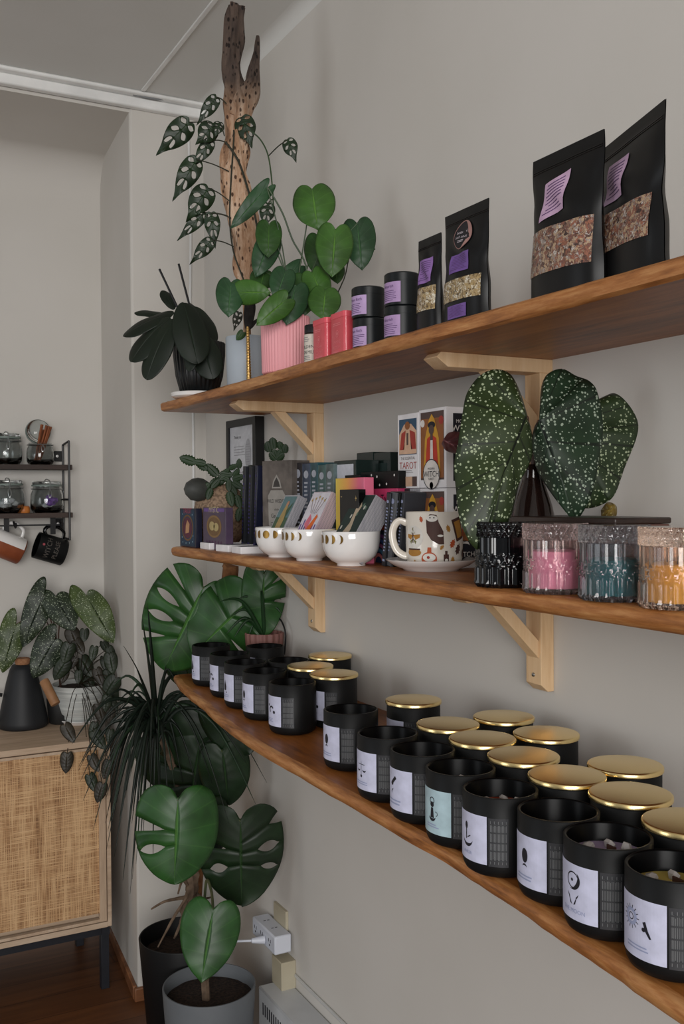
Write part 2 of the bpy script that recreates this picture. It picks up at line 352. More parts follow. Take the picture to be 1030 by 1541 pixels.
# ================================================================== bottom shelf: candle jars
JR, JH = .0452, .095
LIDGROUP = 'black candle jars on the lowest shelf'
def motif(A, k, lx, m=1, seed=0):
    """small drawing on a label whose centre is lx"""
    z = .008
    if k == 'moon':
        A.ring(lx, z+.004, .0085, .0012, m, 2); A.crescent(lx, z+.004, .0098, .22, R_(-30), m, 2); A.disc(lx-.001, z+.004, .0016, m, 2)
        for s in (-1, 1):
            A.poly([(lx+s*.001, -.013), (lx+s*.003, -.009), (lx+s*.007, -.004), (lx+s*.008, -.001), (lx+s*.0045, -.005), (lx+s*.0035, -.012)][::s], m, 2)
        A.text(lx, -.019, 'THE MOON', .006, 3, 2)
    elif k == 'anchor':
        A.crescent(lx, -.003, .0095, .2, R_(-90), m, 2); A.rect(lx-.002, .006, .0018, .02, m, 2); A.disc(lx-.002, .012, .0026, m, 2, rz=.0045); A.rect(lx+.003, 0, .006, .0012, m, 2, rot=.5)
        A.text(lx, -.019, 'ANKER', .005, 3, 2)
    elif k == 'figure':
        A.ring(lx, .014, .0045, .0012, m, 2); A.disc(lx, .009, .0035, m, 2); A.poly([(lx-.0035, -.008), (lx+.0035, -.008), (lx+.002, .005), (lx-.002, .005)], m, 2); A.crescent(lx, -.006, .0065, .3, R_(-90), m, 2); A.ring(lx+.007, -.002, .003, .0008, m, 2, a0=-1.5, a1=2)
        A.lines(lx, -.018, .024, .006, 2, 3, 2, seed)
    elif k == 'sunhand':
        A.ring(lx-.009, .008, .008, .003, 3, 2); A.ring(lx-.009, .008, .0035, .0008, m, 2)
        for i in range(14): a = i*2*PI/14; A.rect(lx-.009+.0095*math.cos(a), .008+.0095*math.sin(a), .003, .0007, m, 2, rot=a)
        A.poly([(lx+.006, .007), (lx+.009, .0085), (lx+.0115, .001), (lx+.015, -.006), (lx+.013, -.0065), (lx+.009, -.001)], m, 2); A.disc(lx+.007, .0005, .002, m, 2)
        A.lines(lx, -.018, .03, .006, 2, 3, 2, seed)
    elif k == 'branch':
        A.rect(lx-.004, .012, .014, .0045, m, 2, rot=.75); A.disc(lx-.008, .0075, .003, m, 2); A.crescent(lx-.006, -.004, .004, .2, 2.5, m, 2); A.lines(lx, -.017, .036, .009, 2, 3, 2, seed)
    elif k == 'scale':
        A.rect(lx, .002, .0009, .022, m, 2); A.rect(lx, .009, .016, .0009, m, 2)
        for s in (-1, 1): A.crescent(lx+s*.007, .002, .004, .3, -PI/2, m, 2)
        A.disc(lx, -.008, .0022, m, 2); A.lines(lx, -.018, .03, .006, 2, 3, 2, seed)
    elif k == 'hook':
        A.ring(lx+.004, .002, .0075, .003, m, 2, a0=.5, a1=4); A.disc(lx+.012, -.002, .003, m, 2); A.disc(lx-.006, .01, .0025, m, 2); A.lines(lx, -.017, .03, .008, 3, 3, 2, seed)
    elif k == 'flame':
        A.poly([(lx-.005, -.006), (lx+.005, -.006), (lx+.006, .002), (lx, .016), (lx-.005, .004)], m, 2); A.disc(lx+.006, -.01, .0018, m, 2); A.lines(lx, -.017, .03, .007, 2, 3, 2, seed)
    else:
        A.disc(lx, .006, .005, m, 2, rz=.008); A.crescent(lx, -.007, .004, .25, PI/2, m, 2); A.lines(lx, -.018, .03, .007, 2, 3, 2, seed)
LBL = {}
def jar_meshes(e, kind, art, tint, wax, lid, seed):
    r, h = JR, JH
    pr = [(.0001, 0), (r-.014, 0), (r-.008, .001), (r-.0035, .004), (r-.001, .009), (r, .015), (r, h-.001), (r-.0012, h), (r-.0028, h), (r-.0038, h-.0015), (r-.0038, .012), (r-.010, .006), (.0001, .006)]
    if 'body' not in LBL:
        LBL['body'] = MB().lathe(pr[:8], 56).lathe(pr[7:], 56, m=1).build('jar_body', [BLK, BLKI], e, angle=60).data
    else:
        o = bpy.data.objects.new('jar_body', LBL['body']); C.objects.link(o); o.parent = e
    lx = 0
    A = Art(); A.rect(0, 0, .058, .056, 0, 1, n=16); motif(A, art, 0, 1, seed)
    MB().art(A, cylmap(r, 0, dz=.045)).build('label', [flatm(tint) if tint else PAPER, INK, GREYINK, PALEINK], e, smooth=False)
    if 'side' not in LBL:
        A = Art(); A.rect(.0425, 0, .023, .056, 0, 1, n=6)
        for i in range(13): A.rect(.0335+i*.0015, .0, .0006, .05-.006*((i*7) % 3), 1, 2)
        for j in range(5): A.rect(.0425, -.021+j*.0105+.001*(j % 2), .02, .0016, 0, 3, n=6)
        LBL['side'] = MB().art(A, cylmap(r, 0, dz=.044)).build('ingredient_label', [pm('smoked_label_film', (52, 53, 56), None, 30, .35), flatm((112, 114, 116))], e, smooth=False).data
    else:
        o = bpy.data.objects.new('ingredient_label', LBL['side']); C.objects.link(o); o.parent = e
    if lid:
        if 'lid' not in LBL:
            q = .0475; z0 = h+.001
            LBL['lid'] = MB().lathe([(.0001, z0), (q-.003, z0), (q-.0006, z0-.0005), (q, z0), (q, z0+.0045), (q-.001, z0+.0056), (q-.003, z0+.006), (.0001, z0+.006)], 64).build('lid', GOLD, e, angle=50).data
        else:
            o = bpy.data.objects.new('lid', LBL['lid']); C.objects.link(o); o.parent = e
    else:
        if wax not in LBL:
            cols = {'dark': (30, 30, 30), 'blue': (84, 130, 170), 'grey': (120, 122, 126), 'red': (150, 62, 38), 'lilac': (160, 144, 172), 'yellow': (186, 166, 88)}
            wz = {'lilac': .075, 'yellow': .074, 'red': .072, 'grey': .070, 'blue': .069}.get(wax, .050)
            m = MB().lathe([(.0001, wz), (r-.0042, wz), (r-.0042, wz-.004)], 40)
            w = m.build('wax', pm('wax_'+wax, cols[wax], None, 10, .5), e)
            k = MB().box((.003, .002, wz+.004), (.013, .0018, .011)); k.build('wick', pm('wooden_wick', (70, 42, 28), None, 60, .8), e)
            if wax != 'dark':
                rr = random.Random(3)
                for i in range(3):
                    a = rr.uniform(0, 6.3); c = (.024*math.cos(a), .024*math.sin(a), wz+.003)
                    MB().lathe([(.0001, -.004), (.006, -.002), (.007, .002), (.003, .006), (.0001, .007)], 6, c=c, M=Matrix.Rotation(a, 3, 'X')).build('crystal', pm('quartz_chip', (176, 170, 166), (210, 206, 204), 60, .25), e, angle=10)
            LBL[wax] = [c for c in e.children if c.name.split('.')[0] in ('wax', 'wick', 'crystal')]
        else:
            for c in LBL[wax]:
                o = bpy.data.objects.new(c.name.split('.')[0], c.data); C.objects.link(o); o.parent = e
ZJ = ZL+JH
PLACED = []
def settle(p, r):
    for _ in range(30):
        for q, rq in PLACED:
            d = Vector((p.x-q.x, p.y-q.y)); m = r+rq+.0004
            if d.length < m: d = d.normalized()*(m-d.length); p = Vector((min(p.x+d.x, XW-r-.001), p.y+d.y, p.z))
    PLACED.append((p, r)); return p
FR = [((317.7, 969.8), 'flame', 'dark', 'at the far left end of the front row'),
      ((346.3, 983), 'hook', 'dark', 'second from the far left end of the front row'),
      ((369.4, 995.7), 'flame', 'dark', 'third from the far left end of the front row'),
      ((398.9, 1008.8), 'other', 'dark', 'fourth from the far left end of the front row'),
      ((440.3, 1025.5), 'hook', 'dark', 'fifth from the far left end of the front row'),
      ((528.2, 1066.5), 'other', 'dark', 'standing alone, sixth from the far left end'),
      ((583.5, 1102), 'scale', 'dark', 'with balance-like drawing, seventh from the left end'),
      ((636.3, 1126.4), 'branch', 'blue', 'with bluish wax and slanted dark drawing'),
      ((693.3, 1153.7), 'figure', 'grey', 'with the only pale cyan label in the front row'),
      ((753.2, 1185.8), 'anchor', 'red', 'with anchor drawing on label and reddish wax'),
      ((840.8, 1218), 'other', 'dark', 'third from the right end of front row'),
      ((915.5, 1256.6), 'moon', 'lilac', 'with ringed moon drawing and lilac wax with crystals'),
      ((1015, 1302), 'sunhand', 'yellow', 'at right edge, sun drawing and yellow wax')]
for i, (q, art, wax, txt) in enumerate(FR):
    p = settle(at(*q, z=ZJ), JR)
    e = empty('candle_jar', (p.x, p.y, ZL), FRONT+R_(((i*37) % 9-4)*.9), 'open black candle jar '+txt, 'candle', LIDGROUP)
    jar_meshes(e, 'open', art, (180, 206, 214) if art == 'figure' else None, wax, False, i)
for i, (q, txt) in enumerate([((398.9, 971.8), 'in back row at left, before pink-brown pot'), ((433.9, 992.9), 'left of the left cluster of gold lids')]):
    p = settle(at(*q, z=ZJ), JR)
    e = empty('candle_jar', (p.x, p.y, ZL), FRONT, 'open black candle jar '+txt, 'candle', LIDGROUP)
    jar_meshes(e, 'open', 'other', None, 'dark', False, 20+i)
LD = [((464.1, 1000.8), 'leftmost lid of the left cluster'), ((495.6, 985), 'rear one of the left three'), ((494, 1013.6), 'front one of left three, label showing'),
      ((622.5, 1052), 'alone at the back, between both lid clusters'), ((674.4, 1087.8), 'just behind the bluish-wax jar'),
      ((758.6, 1077), 'by wall, leftmost of the large group'), ((718.5, 1110.6), 'behind the cyan-labelled jar'), ((822.4, 1102.2), 'by wall, second of large group'),
      ((787.3, 1135.3), 'just behind the anchor jar'), ((844.7, 1166), 'behind third open jar from right'),
      ((938.8, 1150), 'by wall, rightmost of large group'), ((943.7, 1190.8), 'just behind the moon jar'), ((1024, 1236), 'cut by the right edge')]
for i, (q, txt) in enumerate(LD):
    p = settle(at(*q, z=ZJ+.007), .0475); x = p.x
    e = empty('candle_jar', (x, p.y, ZL), FRONT+R_((i*53) % 11-5), 'black candle jar with gold lid, '+txt, 'candle', LIDGROUP)
    jar_meshes(e, 'lid', ('flame', 'other', 'hook')[i % 3], None, 'dark', True, 40+i)

# ================================================================== top shelf goods
TINM = pm('matte_black_tin', (16, 20, 22), None, 20, .4, spec=.35); LILAC = flatm((176, 146, 190)); PURPLE = flatm((120, 88, 160)); LPINK = flatm((206, 172, 202)); TEXTP = flatm((92, 62, 112))
def tin(x, y, z, rz, label, title, k):
    e = empty('round_tin', (x, y, z), rz, label, 'tin', 'round black tins on the top shelf'); r, h = .0275, .0505
    MB().lathe([(.0001, 0), (r-.002, 0), (r-.0005, .001), (r-.0005, h-.012)], 48).build('tin_body', TINM, e)
    MB().lathe([(r-.0005, h-.0125), (r, h-.0125), (r, h-.002), (r-.001, h-.0008), (r-.002, h), (.0001, h)], 48).build('lid', TINM, e)
    A = Art(); A.rect(-.004, 0, .04, .031, 0, 1, n=14); A.text(-.006, .009, title, .0065, 1, 2); A.lines(-.004, -.005, .034, .017, 6, 1, 2, k, .3, 8)
    MB().art(A, cylmap(r-.0004, 0, dz=.020)).build('label', [LILAC if k % 2 else flatm((188, 160, 204)), TEXTP], e, smooth=False)
pa = at(605, 480, x=.80); pb = at(556, 480, x=.805)
tin(.80, pa.y, ZT, FRONT+.35, 'lower round black tin with lilac label in the right stack beside the pouches', 'Nourish', 1)
tin(.801, pa.y, ZT+.0507, FRONT+.35, 'upper round black tin with lilac label in the right stack beside the pouches', 'Nourish', 3)
tin(.805, pb.y, ZT, FRONT+.3, 'lower round black tin in the left stack, beside the red tins', 'Moon Bath', 2)
tin(.804, pb.y+.001, ZT+.0507, FRONT+.36, 'upper round black tin in the left stack, beside the red tins', 'Moon Bath', 4)
REDM = pm('coral_red_tin', (206, 70, 82), (216, 84, 94), 30, .35, coat=.3); PINKP = flatm((232, 130, 134))
for i, (u, lab) in enumerate(((489, 'left coral red rectangular tin, beside the small white-labelled jar'), (517, 'right coral red rectangular tin, beside the black tins'))):
    q = at(u+1, 500, x=.795)
    e = empty('tea_tin', (.795, q.y, ZT), FRONT, lab, 'tin', 'coral red tins on the top shelf'); w, d, h = .052, .026, .072
    rp = [(w/2*cx+(.006*math.cos(a)-.006)*cx if 0 else cx*(w/2-.006)+.006*math.cos(a), cy*(d/2-.006)+.006*math.sin(a)) for cx, cy, a0 in ((1, 1, 0), (-1, 1, PI/2), (-1, -1, PI), (1, -1, 1.5*PI)) for a in [a0+k*PI/8 for k in range(5)]]
    MB().prism(rp, lambda a, b: (a, b, 0), lambda a, b: (a, b, h-.010)).build('tin_body', REDM, e)
    MB().prism(rp, lambda a, b: (a*1.03, b*1.05, h-.010), lambda a, b: (a*1.03, b*1.05, h)).build('lid', pm('coral_red_lid', (214, 84, 96), None, 30, .3), e, bev=.0008)
    A = Art(); A.ring(0, .036, .006, .001, 0, 1); A.disc(0, .036, .003, 0, 1); A.text(0, .022, 'FEMME', .008, 0, 1); A.text(0, .013, 'BLOOMS', .008, 0, 1); A.lines(0, .004, .03, .006, 2, 0, 1, i); A.lines(0, .052, .03, .006, 2, 0, 1, i+4)
    MB().art(A, flatmap(d/2, .0004)).build('lettering', PINKP, e, smooth=False)
q = at(473, 500, x=.80)
e = empty('spice_jar', (.80, q.y, ZT), FRONT, 'small jar with dark lid and white lettered label between pink pot and red tins', 'jar')
MB().lathe([(.0001, 0), (.0165, 0), (.018, .002), (.018, .052), (.0165, .056)], 32).build('jar_body', pm('dark_amber_glass', (38, 26, 20), None, 20, .15), e)
MB().lathe([(.0165, .056), (.0175, .056), (.0175, .069), (.0165, .0705), (.0001, .0705)], 32).build('lid', BLACKMET, e)
A = Art(); A.rect(0, 0, .062, .05, 0, 1, n=24); A.text(.003, .002, 'GOLDEN', .0085, 1, 2); A.text(.003, -.0075, 'MOON MILK', .0085, 1, 2, .8); A.lines(0, .016, .03, .010, 3, 2, 2, 3, .3); A.lines(0, -.0175, .03, .009, 3, 2, 2, 5, .3)
MB().art(A, cylmap(.018, 0, dz=.028)).build('label', [flatm((216, 208, 196)), INK, GREYINK], e, smooth=False)

def herbs(name, cols, sc):
    m, nt, b = base(name); b.inputs['Roughness'].default_value = .35; b.inputs['Coat Weight'].default_value = .6; b.inputs['Coat Roughness'].default_value = .15
    v = nd(nt, 'ShaderNodeTexVoronoi', i_Scale=sc); n0 = nd(nt, 'ShaderNodeTexNoise', i_Scale=sc*.8, i_Detail=3.0)
    c = coords(nt); nt.links.new(c, n0.inputs['Vector'])
    mx = nd(nt, 'ShaderNodeMix', data_type='RGBA'); mx.inputs[0].default_value = .012; nt.links.new(c, mx.inputs[6]); nt.links.new(n0.outputs['Color'], mx.inputs[7]); nt.links.new(mx.outputs[2], v.inputs['Vector'])
    s = nd(nt, 'ShaderNodeSeparateColor'); nt.links.new(v.outputs['Color'], s.inputs[0])
    n2 = nd(nt, 'ShaderNodeTexNoise', i_Scale=sc*2.2, i_Detail=5.0, i_Roughness=.7); nt.links.new(c, n2.inputs['Vector'])
    m2 = nd(nt, 'ShaderNodeMix'); m2.inputs[0].default_value = .45; nt.links.new(s.outputs[0], m2.inputs[2]); nt.links.new(n2.outputs[0], m2.inputs[3])
    r = ramp(nt, m2.outputs[0], [(.18+.64*i/(len(cols)-1), c_) for i, c_ in enumerate(cols)]); nt.links.new(r, b.inputs['Base Color']); bump(nt, b, m2.outputs[0], .9, .003); return m
H1 = herbs('dried_petals', [(34, 24, 24), (88, 56, 46), (164, 104, 78), (96, 62, 60), (200, 170, 134), (128, 112, 108), (234, 226, 216)], 260)
H2 = herbs('dried_chamomile', [(58, 44, 24), (120, 94, 54), (196, 170, 120), (160, 132, 84), (224, 214, 190), (244, 240, 230)], 330)
FOIL = pm('black_pouch_film', (12, 12, 13), (16, 16, 17), 12, .36, bmp=.0, spec=.35)
def pouch(p0, p1, h, t, label, herb, lab_rect, win, tint, lean=.03, sticker=None, low=None, skew=0):
    """p0 / p1: left and right ends of the foot on the shelf"""
    p0 = Vector(p0); p1 = Vector(p1); w = (p1-p0).length; c = (p0+p1)/2; rz = math.atan2(p1.y-p0.y, p1.x-p0.x)
    e = empty('stand_up_pouch', (c.x, c.y, ZT), rz, label, 'pouch', 'black stand-up pouches on the top shelf')
    def half(u, k):       # u in -1..1, k in 0..1 -> half thickness
        return t*.5*max(0, 1-abs(u)**2.6)**.6*(1.0 if k < .3 else max(0, 1-((k-.3)/.62))**.8 if k < .92 else 0)+.0006
    def wid(k): return w/2*(1-.05*math.sin(min(1, k/.8)*PI)-.035*math.exp(-((k-.5)/.10)**2)+.012*math.sin(k*17+w*90))
    sh = lambda k: lean*k*k
    nx, nz = 22, 40
    wr = lambda u, k: .0034*math.sin(6.5*k*PI+u*5)*math.exp(-((k-.62)/.2)**2)*(1-abs(u))
    def front(u, k): return (u*wid(k)+skew*k, sh(k)-half(u, k)-wr(u, k), k*h)
    def back(u, k): return (u*wid(k)+skew*k, sh(k)+half(u, k), k*h)
    m = MB()
    for fn, fl in ((front, 0), (back, 1)):
        vs = [fn(-1+2*i/nx, j/nz) for j in range(nz+1) for i in range(nx+1)]
        fs = [(j*(nx+1)+i, j*(nx+1)+i+1, (j+1)*(nx+1)+i+1, (j+1)*(nx+1)+i) for j in range(nz) for i in range(nx)]
        m.add(vs, [f[::-1] for f in fs] if fl else fs)
    rim = [front(-1+2*i/nx, 0) for i in range(nx+1)]+[back(1-2*i/nx, 0) for i in range(nx+1)]
    m.add(rim, [tuple(range(len(rim)-1, -1, -1))])
    m.build('pouch_film', FOIL, e, angle=60)
    z = MB()
    for k in (.895, .91): z.tube([front(-.96+1.92*i/20, k) for i in range(21)], .0009, 5)
    z.build('zip_seal', FOIL, e)
    def patch(x0, x1, z0, z1, off, name, mats, art=None, rot=0):
        mb = MB(); n1, n2 = 14, 14
        def mp(x, zz, l=1):
            k = zz/h; u = x/wid(k); q = front(max(-1, min(1, u)), k); return (q[0], q[1]-off-.0002*l, q[2])
        if art:
            for v, f, mi, l in art.s: mb.add([mp(a, b, l) for a, b in v], f, mi)
        else:
            vs = [mp(x0+(x1-x0)*i/n1, z0+(z1-z0)*j/n2) for j in range(n2+1) for i in range(n1+1)]
            mb.add(vs, [(j*(n1+1)+i, j*(n1+1)+i+1, (j+1)*(n1+1)+i+1, (j+1)*(n1+1)+i) for j in range(n2) for i in range(n1)])
        return mb.build(name, mats, e, angle=180)
    patch(-w/2*win[2], w/2*win[2], h*win[0], h*win[1], .0007, 'window', herb)
    def lab(cx, cz, lw, lh, rot, mt, sd, name='label', shp=0):
        A = Art(); c_, s_ = math.cos(rot), math.sin(rot)
        vs = []; n = 8
        for j in range(n+1):
            for i in range(n+1):
                a, b = (i/n-.5)*lw, (j/n-.5)*lh; vs.append((cx+a*c_-b*s_+b*shp, cz+a*s_+b*c_))
        A.raw(vs, [(j*(n+1)+i, j*(n+1)+i+1, (j+1)*(n+1)+i+1, (j+1)*(n+1)+i) for j in range(n) for i in range(n)], 0, 1)
        rr = random.Random(sd)
        for i in range(9):
            b = lh*(.38-.09*i); ww = lw*rr.uniform(.45, .8)
            A.rect(cx-b*s_+b*shp, cz+b*c_, ww, lh*.025, 1, 3, rot, n=6)
        patch(0, 0, 0, 0, .0007, name, [mt, TEXTP], A)
    lab(*lab_rect[:5], tint, 5, shp=lab_rect[5] if len(lab_rect) > 5 else 0)
    if low: lab(0, low[0], low[1], low[2], 0, PURPLE, 8)
    if sticker:
        A = Art(); sx, sz, sr = sticker; A.disc(sx, sz, sr, 0, 1, 28); A.ring(sx, sz, sr, .0014, 1, 3); A.crescent(sx, sz, sr*.98, .22, 0, 1, 4)
        A.text(sx-.001, sz+.004, 'botanical', .006, 2, 7); A.text(sx-.001, sz-.003, 'bath soak', .006, 2, 7); A.lines(sx, sz-.009, .012, .004, 2, 2, 7, 2)
        patch(0, 0, 0, 0, .0009, 'sticker', [flatm((34, 32, 36)), flatm((168, 128, 122)), flatm((200, 190, 196))], A)
    return e
pA = at(802, 400, x=.795); pB = at(909, 400, x=.795)
pouch((.797, pA.y, 0), (.797, pB.y, 0), .176, .046, 'large black pouch with tilted lilac label and wide petal-filled window', H1, (-.010, .118, .044, .048, .18, .25), (.15, .46, .86), LPINK, .0)
pC = at(897, 380, x=.850); pD = at(992, 380, x=.785)
pouch((.850, pC.y, 0), (.795, pD.y, 0), .176, .046, 'large black pouch at the right, upright lilac label above petal window', H1, (-.008, .120, .048, .048, .02), (.21, .47, .84), LPINK, .0)
pE = at(631, 420, x=.80); pF = at(665, 420, x=.80)
pouch((.80, pE.y, 0), (.80, pF.y, 0), .140, .026, 'smaller black pouch with purple label beside the tin stack', H2, (-.002, .090, .036, .036, .02), (.22, .47, .82), flatm((150, 112, 178)), .0)
pG = at(667, 420, x=.79); pH = at(732, 420, x=.79)
pouch((.795, pG.y, 0), (.795, pH.y, 0), .156, .034, 'medium black pouch with round sticker and purple labels', H2, (0, .080, .044, .026, .0), (.18, .37, .86), PURPLE, .0, (.002, .118, .020), (.013, .044, .018))
# ================================================================== middle shelf
def boxthing(name, label, cat, group, u0, u1, x, h, D, z0=ZM, mats=(BLK,), art=None, side=None, rz=FRONT, bev=.0008, lean=0, w=None, part='box'):
    a = at(u0, 700, x=x); b = at(u1, 700, x=x); w = w or abs(a.y-b.y)-.0008; yc = (a.y+b.y)/2
    n = Vector((-math.sin(rz), math.cos(rz), 0))      # local +Y
    e = empty(name, (x+n.x*D/2, yc+n.y*D/2, z0), rz, label, cat, group)
    M = Matrix.Rotation(lean, 3, 'Y')
    lift = abs(math.sin(lean))*w/2
    def T(p): q = M @ Vector(p); return (q.x, q.y, q.z+lift)
    m = MB().box((0, 0, h/2), (w, D, h)); m.v = [T(p) for p in m.v]
    m.build(part, mats[0], e, bev=bev)
    if art: MB().art(art(w, h), lambda X, Z, l: T((X, -D/2-.0003*l, Z))).build('cover_print', list(mats[1:]), e, smooth=False)
    if side: MB().art(side(D, h), lambda X, Z, l: T((w/2+.0003*l, X, Z))).build('side_print', list(mats[1:]), e, smooth=False)
    return e
WBOX = pm('white_card_box', (222, 220, 222), None, 20, .35)
PG = pm('card_edge_stack', (176, 174, 178), (150, 150, 156), 8, .7, st=(60, 60, 1))
# art palettes
pal = [WBOX, INK, flatm((150, 92, 48)), flatm((214, 160, 52)), flatm((196, 58, 36)), flatm((232, 226, 220)), flatm((90, 70, 66)), flatm((222, 182, 152)), flatm((52, 84, 110)), flatm((170, 60, 50))]
def witch(w, h):
    A = Art(); x = w*.86
    A.rect(0, h*.53, x, h*.86, 6, 1); A.rect(0, h*.5, x*.98, h*.75, 2, 2)
    A.poly([(-x*.36, h*.2), (x*.36, h*.2), (x*.3, h*.62), (x*.12, h*.86), (0, h*.93), (-x*.12, h*.86), (-x*.3, h*.62)], 3, 3)
    A.disc(-x*.4, h*.82, x*.09, 5, 3); A.disc(x*.4, h*.84, x*.1, 9, 3)
    A.poly([(-x*.28, h*.24), (x*.28, h*.24), (x*.2, h*.62), (0, h*.67), (-x*.2, h*.62)], 4, 4); A.poly([(-x*.07, h*.24), (x*.07, h*.24), (x*.05, h*.6), (-x*.05, h*.6)], 5, 5)
    A.poly([(-x*.06, h*.6), (x*.06, h*.6), (x*.05, h*.68), (-x*.05, h*.68)], 6, 5); A.disc(0, h*.73, x*.11, 6, 6, rz=h*.06); A.disc(0, h*.79, x*.16, 1, 5, rz=h*.045)
    A.disc(0, h*.17, x*.36, 5, 7); A.ring(0, h*.17, x*.36, x*.02, 1, 8); A.text(0, h*.17, 'WITCH', x*.2, 1, 8); A.text(0, h*.24, 'MODERN', x*.07, 1, 8); A.text(0, h*.11, 'TAROT', x*.08, 1, 8); A.disc(0, h*.03, x*.08, 1, 7)
    return A
def witch_side(D, h):
    A = Art(); A.rect(0, h*.5, D*.62, h*.84, 1, 1); A.text(0, h*.82, 'MODERN', D*.11, 5, 2); A.text(0, h*.73, 'WITCH', D*.21, 5, 2); A.text(0, h*.65, 'TAROT DECK', D*.08, 5, 2)
    A.disc(0, h*.45, D*.22, 2, 2, rz=h*.12); A.crescent(0, h*.28, D*.12, .3, PI/2, 5, 2); A.text(0, h*.17, 'WITCH', D*.16, 5, 2); return A
def tarot(w, h):
    A = Art(); x = w*.84
    A.rect(0, h*.69, x, h*.48, 8, 1); A.poly([(-x*.5, h*.46), (x*.5, h*.46), (x*.5, h*.76), (x*.2, h*.86), (-x*.2, h*.86), (-x*.5, h*.72)], 7, 2)
    A.poly([(-x*.45, h*.52), (-x*.2, h*.52), (-x*.1, h*.78), (-x*.35, h*.74)], 9, 3); A.poly([(x*.2, h*.52), (x*.48, h*.52), (x*.42, h*.74), (x*.12, h*.78)], 9, 3); A.disc(0, h*.84, x*.14, 2, 4, rz=h*.055); A.rect(0, h*.66, x*.1, h*.16, 6, 4)
    A.poly([(-x*.3, h*.46), (x*.3, h*.46), (x*.12, h*.7), (-x*.12, h*.7)], 7, 3)
    A.text(0, h*.40, 'THE ESSENTIAL', x*.12, 6, 1); A.text(0, h*.30, 'TAROT', x*.3, 9, 1); A.lines(0, h*.225, x*.8, h*.04, 2, 6, 1, 3, .3)
    A.rect(0, h*.09, x, h*.13, 6, 1); A.rect(0, h*.09, x*.5, h*.13, 7, 2); return A
boxthing('tarot_box', 'lower white tarot box with arched figure, behind the printed mug', 'card box', 'white tarot boxes', 632, 672, .90, .131, .072, mats=[WBOX]+pal, art=witch, side=witch_side)
boxthing('tarot_box', 'upper white tarot box with red-robed figure, beside spotted leaf', 'card box', 'white tarot boxes', 631, 672, .90, .131, .072, ZM+.1318, mats=[WBOX]+pal, art=witch, side=witch_side)
# decks under and around
DK = pm('dark_printed_board', (28, 30, 34), (38, 40, 46), 30, .4)
def spine(txt, c=1, c2=2):
    def f(w, h):
        A = Art(); A.lines(0, h*.5, w*.5, h*.62, 14, c, 1, int(w*9e5) % 50+len(txt), .45); A.disc(0, h*.88, w*.30, c2, 1, rz=w*.22); A.rect(0, h*.08, w*.6, h*.03, c2, 1); return A
    return f
boxthing('card_deck', 'dark deck box standing under the narrow tarot box', 'card deck', None, 599, 616, .90, .131, .06, mats=(DK, GREYINK, PALEINK), art=spine('a'))
boxthing('card_deck', 'stack of pale cards on edge, between dark deck and lower tarot box', 'card deck', None, 616.5, 631.5, .90, .131, .06, mats=(PG, GREYINK), art=lambda w, h: [A := Art(), [A.rect((i/6-.5)*w*.9, h*.5, .0007, h*.96, 0, 1) for i in range(7)]][0])
boxthing('tarot_box', 'narrow white tarot box lettered in red, left of the upper tarot box', 'card box', 'white tarot boxes', 599, 630.6, .90, .128, .06, ZM+.1318, mats=[WBOX]+pal, art=tarot)
# leaning dark books before them
for i, (u, wd, m_, lab) in enumerate([(576, .012, DK, 'dark thin book, leftmost of four leaning beside the mug'), (583, .020, pm('grey_book_cloth', (84, 86, 90), None, 20, .6), 'grey book leaning beside the mug, second of four'),
      (590.5, .010, BLK, 'black thin book leaning beside the mug, third of four'), (597, .013, pm('slate_book_cloth', (52, 54, 60), None, 20, .6), 'slate thin book leaning nearest the mug handle')]):
    boxthing('book', lab, 'book', 'leaning dark books beside the mug', u-3, u+3, .845+.004*i, .125, .05, mats=(m_, GREYINK, PALEINK), art=spine('abc'[i % 3]), lean=R_(9), w=wd)
# stacked boxes left of them
def dots(w, h):
    A = Art()
    for i, (a, b) in enumerate([(-.35, .3), (-.05, .7), (.2, .25), (.4, .75), (-.2, .8), (.02, .2)]): A.disc(a*w, b*h, .0022, 0, 1)
    return A
def rainbow(w, h):
    A = Art()
    for i in range(5): A.ring(0, 0, h*.9-i*h*.15, h*.1, i, 1, a0=0, a1=PI)
    return A
def title(t, s=.5, c=0, y=.5, sx=1): return lambda w, h: Art().text(0, h*y, t, h*s, c, 1, sx)
X1 = .885
boxthing('card_box', 'dark blue box with a painted rainbow, bottom of the stack behind the right bowl', 'card box', 'stacked boxes behind the right bowl', 548, 592, X1, .058, .07, mats=(pm('navy_box', (32, 44, 66), None, 20, .4), flatm((120, 70, 130)), flatm((60, 90, 150)), flatm((170, 96, 140)), flatm((70, 120, 150)), flatm((196, 110, 110))), art=rainbow)
boxthing('card_box', 'orange-red box, second from the bottom of the stack behind the right bowl', 'card box', 'stacked boxes behind the right bowl', 548, 592, X1, .036, .07, ZM+.0585, mats=(pm('orange_red_box', (176, 62, 38), (198, 84, 48), 20, .4), INK), art=title('oracle', .6))
boxthing('card_box', 'magenta box with dark script, second from the top of the stack', 'card box', 'stacked boxes behind the right bowl', 545, 598, X1, .037, .07, ZM+.095, mats=(pm('magenta_box', (196, 58, 104), (206, 70, 116), 20, .4), flatm((60, 16, 40))), art=title('Queer Tarot', .55, sx=.9))
boxthing('card_box', 'black box dotted with white spots, topmost of the stack behind the right bowl', 'card box', 'stacked boxes behind the right bowl', 543, 600, X1, .030, .07, ZM+.1325, mats=(BLK, flatm((236, 234, 230))), art=dots)
